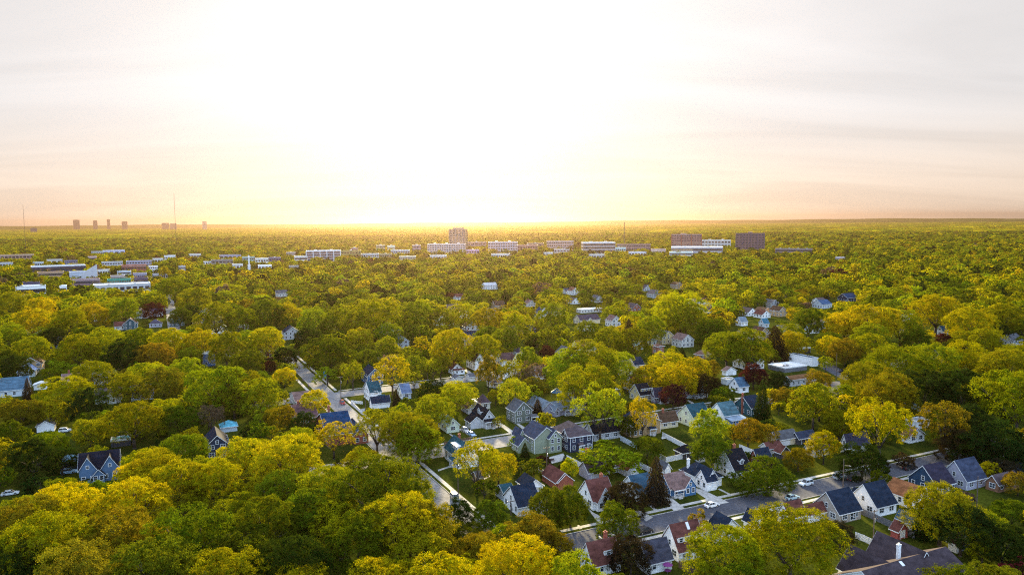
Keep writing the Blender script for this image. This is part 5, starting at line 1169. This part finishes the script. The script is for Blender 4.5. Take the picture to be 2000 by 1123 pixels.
# the rest: a jittered grid over the whole visible wedge
KR = np.array(KEEP)
NEAR = [t for t in TREES]
def fill():
    out = []
    rg = np.random.default_rng(4)
    def ring(d0, d1, s):
        n = int(.5*1.5*(d1*d1-d0*d0)/(s*s))
        r = np.sqrt(rg.uniform(d0*d0, d1*d1, n)); a = rg.uniform(-.70, .70, n)
        return np.stack([r*np.sin(a), r*np.cos(a), r], 1)
    cells = {}
    def near_ok(x, y, sep):
        g = 20.0; i, j = int(x//g), int(y//g)
        for a in (i-1, i, i+1):
            for b in (j-1, j, j+1):
                for q in cells.get((a, b), ()):
                    if (q[0]-x)**2+(q[1]-y)**2 < (.5*(sep+q[2]))**2: return False
        return True
    def put(x, y, sep): cells.setdefault((int(x//20), int(y//20)), []).append((x, y, sep))
    for t in TREES: put(t['P'][0], t['P'][1], t['w']*.82)
    HR = np.array([(t['px']-t['wp']*.32, t['py'], t['px']+t['wp']*.32, t['py']+t['wp']*.45, t['D']) for t in TREES if t['s'] != 'bush'])
    ALL = np.concatenate([KR, HR])
    for d0, d1, s, mult in ((112, 480, 4.0, 1), (480, 1500, 6.0, 1), (1500, 4200, 8.5, 1)):
        pts = ring(d0, d1, s); SEP = .68 if d0 < 200 else .74
        n = len(pts); w = rg.uniform(8, 16, n)+np.clip((pts[:, 2]-250)/250, 0, 1)*rg.uniform(2, 9, n); ra = rg.uniform(.72, 1.08, n); h = np.minimum(w*ra, 20)
        small = rg.random(n) < .25; w[small] *= .62; h[small] *= .66
        P = np.stack([pts[:, 0], pts[:, 1], np.zeros(n)], 1)
        top = proj(P+np.stack([np.zeros(n), np.zeros(n), h], 1)); bot = proj(P+np.stack([np.zeros(n), np.zeros(n), h*.2], 1))
        wp = w*F/top[:, 2]; ok = (top[:, 0] > -60) & (top[:, 0] < 2060) & (top[:, 1] < 1130)
        x0, x1, y0, y1 = top[:, 0]-wp*.47, top[:, 0]+wp*.47, top[:, 1], np.maximum(bot[:, 1], top[:, 1]+1)
        for K in ALL:
            hit = (pts[:, 2] < K[4]-1) & (x1 > K[0]) & (x0 < K[2]) & (y1 > K[1]) & (y0 < K[3])
            ok &= ~hit
        for cc, rr in FAR: ok &= (np.hypot(P[:, 0]-cc[0], P[:, 1]-cc[1]) > rr+w*.2)
        for i in np.nonzero(ok)[0]:
            x, y = P[i, 0], P[i, 1]
            if d1 < 600 or (d1 < 1600 and pts[i, 2] < 1000):
                if not free(P[i], w[i]*.32): continue
            if not near_ok(x, y, w[i]*SEP): continue
            put(x, y, w[i]*SEP)
            nz = math.sin(x*.021+1.3)*math.cos(y*.017)+math.sin(x*.007-y*.009)
            c = rg.choice(list('yoglbdwm'), p=(lambda q: q/q.sum())(np.array([.15+.12*max(nz, 0), .44, .18+.12*max(-nz, 0), .12, .04, .06, .015, .004])))
            out.append(dict(P=P[i], w=w[i], h=h[i], c=str(c), s=rg.choice(['round', 'wide', 'tall', 'airy', 'con'], p=[.49, .26, .11, .08, .06]), px=top[i, 0], py=top[i, 1], wp=wp[i], D=pts[i, 2], hand=False))
            if out[-1]['s'] == 'con': out[-1]['w'] *= .6; out[-1]['c'] = 'd'
    return out
FILL = fill()
print('hand', len(TREES), 'fill', len(FILL))
decid = [t for t in TREES if t['s'] not in ('con', 'bush')]
others = [t for t in TREES if t['s'] in ('con', 'bush')]
cand = sorted([t for t in FILL if t['D'] < 700 and -5 < t['px'] < 2005], key=lambda t: -t['wp'])
ncon = 0
pick = []
decid.sort(key=lambda t: -t['wp'])
for t in cand:
    if len(decid)+len(pick) >= 298: break
    pick.append(t)
ids = set(id(t) for t in pick)
REST = [t for t in FILL if id(t) not in ids]
IND = decid+others+pick
print('individual', len(IND), 'rest', len(REST), 'farthest individual', max(t['D'] for t in pick) if pick else 0)
KINDN = dict(round='deciduous_tree', wide='deciduous_tree', tall='deciduous_tree', airy='deciduous_tree', low='deciduous_tree', con='conifer_tree', bush='bush')

# ---- labels: colour, size and shape, then where among the houses
def label_trees(ts):
    for t in ts:
        t['cy'] = t['py']+t['wp']*.45
        if t['s'] in ('con', 'bush'): sz = 'tall' if t['h'] > 11 else 'small'
        else: sz = 'huge' if t['w'] > 20 else 'big' if t['w'] > 15 else 'mid sized' if t['w'] > 10 else 'small'
        shp = dict(round='round', wide='broad', tall='upright', airy='open branched', low='dense', con='', bush='')[t['s']]
        t['base'] = ' '.join(x for x in (sz, shp, CN[t['c']], dict(con='conifer', bush='bush').get(t['s'], 'tree')) if x)
    def gap(t, l): return math.hypot(t['px']-l[1], (t['cy']-l[2])*1.3)-l[4]
    def rel(t, l):
        if gap(t, l) > 190: return None
        if abs(t['px']-l[1]) < l[4]+t['wp']*.4: return 'behind' if t['D'] > l[3]+4 else 'in front of' if t['D'] < l[3]-4 else 'beside'
        return 'beside' if abs(t['px']-l[1]) < l[4]+t['wp'] and abs(t['cy']-l[2]) < t['wp'] else None
    same = {}
    for t in ts: same.setdefault(t['base'], []).append(t)
    used = set()
    for t in ts:
        c = sorted(LAND, key=lambda l: gap(t, l))[:7]; opts = []
        for l in c[:5]:
            r = rel(t, l)
            if r and sum(rel(o, l) == r for o in same[t['base']]) == 1: opts.append(t['base']+' '+r+' '+l[0])
        for i in range(4):
            for j in range(i+1, 6):
                p, q = sorted((c[i], c[j]), key=lambda z: z[1])
                def btw(o): return p[1]-15 <= o['px'] <= q[1]+15 and min(p[2], q[2])-60 <= o['cy'] <= max(p[2], q[2])+60
                if btw(t) and sum(btw(o) for o in same[t['base']]) == 1: opts.append(t['base']+' between '+p[0]+' and '+q[0])
        for l in c[:6]:                       # else its rank among its like, counted outwards from the landmark
            k = sum(gap(o, l) < gap(t, l) for o in same[t['base']])
            if k < 6: opts.append(('', 'second ', 'third ', 'fourth ', 'fifth ', 'sixth ')[k]+t['base']+' counting out from '+l[0])
        for l in c: opts.append(t['base']+' in the wood some way off from '+l[0])
        t['label'] = next(o for o in opts if o not in used and 4 <= len(o.split()) <= 16); used.add(t['label'])
label_trees(IND)
def label_glimpses():
    used = set()
    for t, base, x, y, D, wp in GLIMPSE:
        c = sorted(LAND, key=lambda l: math.hypot(l[1]-x, (l[2]-y)*1.3)-l[4])
        o = []
        for l in c[:4]: o.append(base+(' beyond ' if D > l[3] else ' before ')+l[0])
        for i in range(3):
            for j in range(i+1, 5):
                a, b = sorted((c[i], c[j]), key=lambda q: q[1])
                if a[1]-20 <= x <= b[1]+20: o.append(base+' between '+a[0]+' and '+b[0])
        for n in ('second', 'third', 'fourth', 'fifth', 'sixth'): o += [n+' '+base+' beyond '+l[0] for l in c[:2]]
        o = [q for q in o if len(q.split()) <= 16 and q not in used]
        used.add(o[0]); t['label'] = o[0]
label_glimpses()
rgt = np.random.default_rng(21)
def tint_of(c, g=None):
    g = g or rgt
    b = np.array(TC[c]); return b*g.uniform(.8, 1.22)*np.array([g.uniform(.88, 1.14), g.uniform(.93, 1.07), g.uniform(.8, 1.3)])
cnt = {}
for t in IND:
    k = t['s'] if not (t['s'] in ('round', 'wide') and t['w'] > 16) else t['s']+'_big'; cnt[k] = cnt.get(k, 0)+1
    cm, tm = PRO[k][cnt[k] % len(PRO[k])]
    nm = KINDN[t['s']]; k = t['s']
    o = thing(nm, t['label'], dict(con='conifer', bush='bush').get(k, 'tree'), t['P'], rgt.uniform(0, 6.28), dict(con='conifers among the houses', bush='bushes in the gardens').get(k, 'deciduous trees of the neighbourhood'))
    o.scale = (t['w']*1.0, t['w']*rgt.uniform(.9, 1.1), t['h']*1.0)
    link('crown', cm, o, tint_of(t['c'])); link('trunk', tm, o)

# ---- everything beyond: one mass of instanced trees
def woodland():
    PC = bpy.data.collections.new('woodland_sources')
    k = 0; sizes = []
    def add(me):
        nonlocal k
        ob = bpy.data.objects.new('w%02d' % k, me); PC.objects.link(ob); k += 1
    for i in range(5):
        c, n, s, lv, L = crown('round' if i % 2 == 0 else 'wide', 20, 22, 8, .024, 900+i); add(leaf_mesh('mid_tree', c, n, s, lv, trunk_mb(L, 'round', i, n=4)))
    c, n, s, lv, L = crown('tall', 18, 20, 8, .026, 950); add(leaf_mesh('mid_tree', c, n, s, lv, trunk_mb(L, 'tall', 3, n=4)))
    me = PRO['con'][0][0]; add(me)
    for i in range(4):
        c, n, s, lv, L = crown('round' if i % 2 else 'wide', 13, 11, 5, .052, 970+i); add(leaf_mesh('far_tree', c, n, s, lv))
    # patches 90 m across, for the farthest wood
    for i in range(4):
        r = np.random.default_rng(990+i); cen, nrm, sz, lv = [], [], [], []
        for q in range(60):
            x, y = r.uniform(-50, 50, 2); w = r.uniform(9, 19); h = r.uniform(9, 18); n = 50
            d = r.normal(size=(n, 3)); d[:, 2] = np.abs(d[:, 2])*.9-.15; d /= np.linalg.norm(d, axis=1)[:, None]
            cen.append(np.array([x, y, h*.55])+d*np.array([w*.5, w*.5, h*.45])*r.uniform(.8, 1.05, (n, 1))); nn = d+r.normal(size=(n, 3))*.6; nrm.append(nn/np.linalg.norm(nn, axis=1)[:, None])
            sz.append(r.uniform(.9, 1.7, n)); lv.append(np.stack([np.clip(r.normal(r.random(), .1, n), 0, 1), np.clip(r.normal(r.uniform(.2, .8), .12, n), 0, 1)], 1))
        add(leaf_mesh('wood_patch', np.concatenate(cen), np.concatenate(nrm), np.concatenate(sz), np.concatenate(lv)))
    g = np.random.default_rng(77)
    P, S, RZ, ID, TI = [], [], [], [], []
    for t in REST:
        P.append(t['P']); S.append((t['w'], t['w']*g.uniform(.9, 1.1), t['h'])); RZ.append(g.uniform(0, 6.28)); TI.append(tint_of(t['c'], g))
        if t['D'] < 900: ID.append(6 if t['s'] == 'con' else 5 if t['s'] == 'tall' else int(g.integers(0, 5)))
        else: ID.append(6 if t['s'] == 'con' and t['D'] < 1500 else int(7+g.integers(0, 4)))
    step = 95.0
    for yy in np.arange(4100, 15500, step):
        hw = yy*.74
        for xx in np.arange(-hw, hw, step):
            if math.hypot(xx, yy) < 4150: continue
            P.append((xx+g.uniform(-12, 12), yy+g.uniform(-12, 12), 0)); s = g.uniform(.95, 1.1); S.append((s, s, g.uniform(.85, 1.15))); RZ.append(g.integers(0, 4)*PI/2); ID.append(int(11+g.integers(0, 4)))
            TI.append(tint_of(str(g.choice(list('ooogyb'))), g))
    n = len(P); print('woodland instances', n)
    me = bpy.data.meshes.new('woodland'); me.vertices.add(n); me.vertices.foreach_set('co', np.array(P, float).ravel())
    a = me.attributes.new('scl', 'FLOAT_VECTOR', 'POINT'); a.data.foreach_set('vector', np.array(S, float).ravel())
    a = me.attributes.new('rotz', 'FLOAT', 'POINT'); a.data.foreach_set('value', np.array(RZ, float))
    a = me.attributes.new('pid', 'INT', 'POINT'); a.data.foreach_set('value', np.array(ID, dtype=np.int32))
    a = me.attributes.new('tint', 'FLOAT_COLOR', 'POINT'); a.data.foreach_set('color', np.concatenate([np.array(TI), np.ones((n, 1))], 1).ravel())
    o = link('woodland', me); o['kind'] = 'stuff'; o['label'] = 'endless spring wood of olive and golden trees reaching to the horizon'; o['category'] = 'woodland'
    ng = bpy.data.node_groups.new('scatter_trees', 'GeometryNodeTree')
    ng.interface.new_socket('Geometry', in_out='INPUT', socket_type='NodeSocketGeometry'); ng.interface.new_socket('Geometry', in_out='OUTPUT', socket_type='NodeSocketGeometry')
    N, L = ng.nodes, ng.links
    gi, go = N.new('NodeGroupInput'), N.new('NodeGroupOutput')
    ci = N.new('GeometryNodeCollectionInfo'); ci.inputs['Collection'].default_value = PC; ci.inputs['Separate Children'].default_value = True; ci.inputs['Reset Children'].default_value = True
    ip = N.new('GeometryNodeInstanceOnPoints'); ip.inputs['Pick Instance'].default_value = True
    def attr(nm, ty):
        q = N.new('GeometryNodeInputNamedAttribute'); q.data_type = ty; q.inputs['Name'].default_value = nm; return q.outputs['Attribute']
    cx = N.new('ShaderNodeCombineXYZ'); L.new(attr('rotz', 'FLOAT'), cx.inputs['Z'])
    L.new(gi.outputs[0], ip.inputs['Points']); L.new(ci.outputs[0], ip.inputs['Instance']); L.new(attr('pid', 'INT'), ip.inputs['Instance Index'])
    L.new(cx.outputs[0], ip.inputs['Rotation']); L.new(attr('scl', 'FLOAT_VECTOR'), ip.inputs['Scale']); L.new(ip.outputs[0], go.inputs[0])
    md = o.modifiers.new('scatter', 'NODES'); md.node_group = ng
woodland()
# ------------------------------------------------------------------ light, sky, air, camera
SUN_EL, SUN_AZ = R(15), R(-4.7)           # azimuth from the view axis (+Y), negative to the left
sd = Vector((math.sin(SUN_AZ)*math.cos(SUN_EL), math.cos(SUN_AZ)*math.cos(SUN_EL), math.sin(SUN_EL)))
sl = bpy.data.lights.new('sun', 'SUN'); sl.energy = SUN_E; sl.angle = R(4); sl.color = SUN_C
so = bpy.data.objects.new('sun', sl); COL.objects.link(so); so.rotation_euler = sd.to_track_quat('Z', 'Y').to_euler(); so.location = (0, -50, 300)
W = bpy.data.worlds.new('World'); SC.world = W; W.use_nodes = True
N, L = W.node_tree.nodes, W.node_tree.links; N.clear()
out = N.new('ShaderNodeOutputWorld'); bg = N.new('ShaderNodeBackground'); L.new(bg.outputs[0], out.inputs[0])
sky = N.new('ShaderNodeTexSky'); sky.sky_type = 'NISHITA'; sky.sun_disc = False; sky.sun_elevation = SUN_EL; sky.sun_rotation = SUN_AZ
sky.altitude = 100; sky.air_density = 1.0; sky.dust_density = 2.5; sky.ozone_density = 1.0
# thin high cloud: a soft glow towards the sun over an even veil
tc = N.new('ShaderNodeTexCoord')
def vm(op, a=None, b=None):
    q = N.new('ShaderNodeVectorMath'); q.operation = op
    for i, x in enumerate((a, b)):
        if x is None: continue
        if hasattr(x, 'is_linked'): L.new(x, q.inputs[i])
        else: q.inputs[i].default_value = x
    return q
def mt(op, a, b=None, clamp=False):
    q = N.new('ShaderNodeMath'); q.operation = op; q.use_clamp = clamp
    for i, x in enumerate((a, b)):
        if x is None: continue
        if hasattr(x, 'is_linked'): L.new(x, q.inputs[i])
        else: q.inputs[i].default_value = x
    return q.outputs[0]
dirn = vm('NORMALIZE', tc.outputs['Generated']).outputs[0]
cosg = vm('DOT_PRODUCT', dirn, tuple(sd)).outputs['Value']
sx = N.new('ShaderNodeSeparateXYZ'); L.new(dirn, sx.inputs[0])
den = mt('ADD', mt('MAXIMUM', sx.outputs['Z'], 0.0), .12)
pl = N.new('ShaderNodeCombineXYZ'); L.new(mt('DIVIDE', sx.outputs['X'], den), pl.inputs['X']); L.new(mt('DIVIDE', sx.outputs['Y'], den), pl.inputs['Y'])
n1 = N.new('ShaderNodeTexNoise'); n1.inputs['Scale'].default_value = .75; n1.inputs['Detail'].default_value = 7; n1.inputs['Distortion'].default_value = .6
mp = N.new('ShaderNodeMapping'); mp.inputs['Scale'].default_value = (.55, 1.5, 1); mp.inputs['Rotation'].default_value = (0, 0, .35); L.new(pl.outputs[0], mp.inputs[0]); L.new(mp.outputs[0], n1.inputs['Vector'])
cl = N.new('ShaderNodeMapRange'); cl.inputs[1].default_value = .38; cl.inputs[2].default_value = .68; cl.inputs[3].default_value = .88; cl.inputs[4].default_value = 1.04; L.new(n1.outputs[0], cl.inputs[0])
up = mt('POWER', mt('MAXIMUM', cosg, 0.0), 7.0)
up2 = mt('POWER', mt('MAXIMUM', cosg, 0.0), 40.0)
amt = mt('ADD', mt('ADD', mt('MULTIPLY', up, CL_A), mt('MULTIPLY', up2, CL_B)), CL_0)
def mixc(f, a, b):
    q = N.new('ShaderNodeMix'); q.data_type = 'RGBA'; L.new(f, q.inputs[0])
    for i, x in ((6, a), (7, b)):
        if hasattr(x, 'is_linked'): L.new(x, q.inputs[i])
        else: q.inputs[i].default_value = (*x, 1)
    return q.outputs[2]
def ramp(v, a, b):
    q = N.new('ShaderNodeMapRange'); q.interpolation_type = 'SMOOTHSTEP'; q.inputs[1].default_value = a; q.inputs[2].default_value = b; L.new(v, q.inputs[0]); return q.outputs[0]
vc = mixc(ramp(sx.outputs['Z'], .0, .15), LOWC, HIGHC)
vc = mixc(ramp(cosg, -.3, .72), BACKC, vc)  # unseen sky behind the camera boosted and blued as fill for house walls
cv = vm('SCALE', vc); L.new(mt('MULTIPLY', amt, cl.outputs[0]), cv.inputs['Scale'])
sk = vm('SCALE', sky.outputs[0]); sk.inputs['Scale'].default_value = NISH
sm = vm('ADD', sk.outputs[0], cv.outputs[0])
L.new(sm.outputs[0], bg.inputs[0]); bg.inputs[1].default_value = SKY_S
# air
hb = MB(); hb.box(-24000, -23500, -1.5, 24000, 23500, 232)
m, HN, HL = newmat('haze_air'); ho = HN.new('ShaderNodeOutputMaterial'); pv = HN.new('ShaderNodeVolumePrincipled')
pv.inputs['Color'].default_value = HAZE_C; pv.inputs['Density'].default_value = HAZE; pv.inputs['Anisotropy'].default_value = HAZE_G
HL.new(pv.outputs[0], ho.inputs['Volume'])
hz = link('haze', hb.mesh('haze', m)); hz['kind'] = 'stuff'; hz['label'] = 'golden evening haze lying over the whole plain'; hz['category'] = 'haze'
# camera
cd = bpy.data.cameras.new('camera'); co = bpy.data.objects.new('camera', cd); COL.objects.link(co)
cd.sensor_width = 36; cd.lens = 36*F/2000; cd.clip_start = 1; cd.clip_end = 60000
mw = Matrix.Identity(4)
for i in range(3): mw[i][0] = RIGHT[i]; mw[i][1] = UPV[i]; mw[i][2] = -FWD[i]
mw[2][3] = CAMH; co.matrix_world = mw; SC.camera = co
SC.view_settings.view_transform = 'Standard'; SC.view_settings.look = 'None'; SC.view_settings.exposure = EXPO; SC.view_settings.gamma = 1.0
cy = SC.cycles
cy.max_bounces = 5; cy.diffuse_bounces = 3; cy.glossy_bounces = 2; cy.transmission_bounces = 4; cy.volume_bounces = 0; cy.transparent_max_bounces = 4
cy.use_denoising = DENO; cy.denoiser = 'OPENIMAGEDENOISE'; cy.denoising_input_passes = 'RGB_ALBEDO_NORMAL'; cy.denoising_prefilter = PREF; cy.filter_width = 1.15; cy.caustics_reflective = False; cy.caustics_refractive = False; cy.sample_clamp_indirect = 6.0
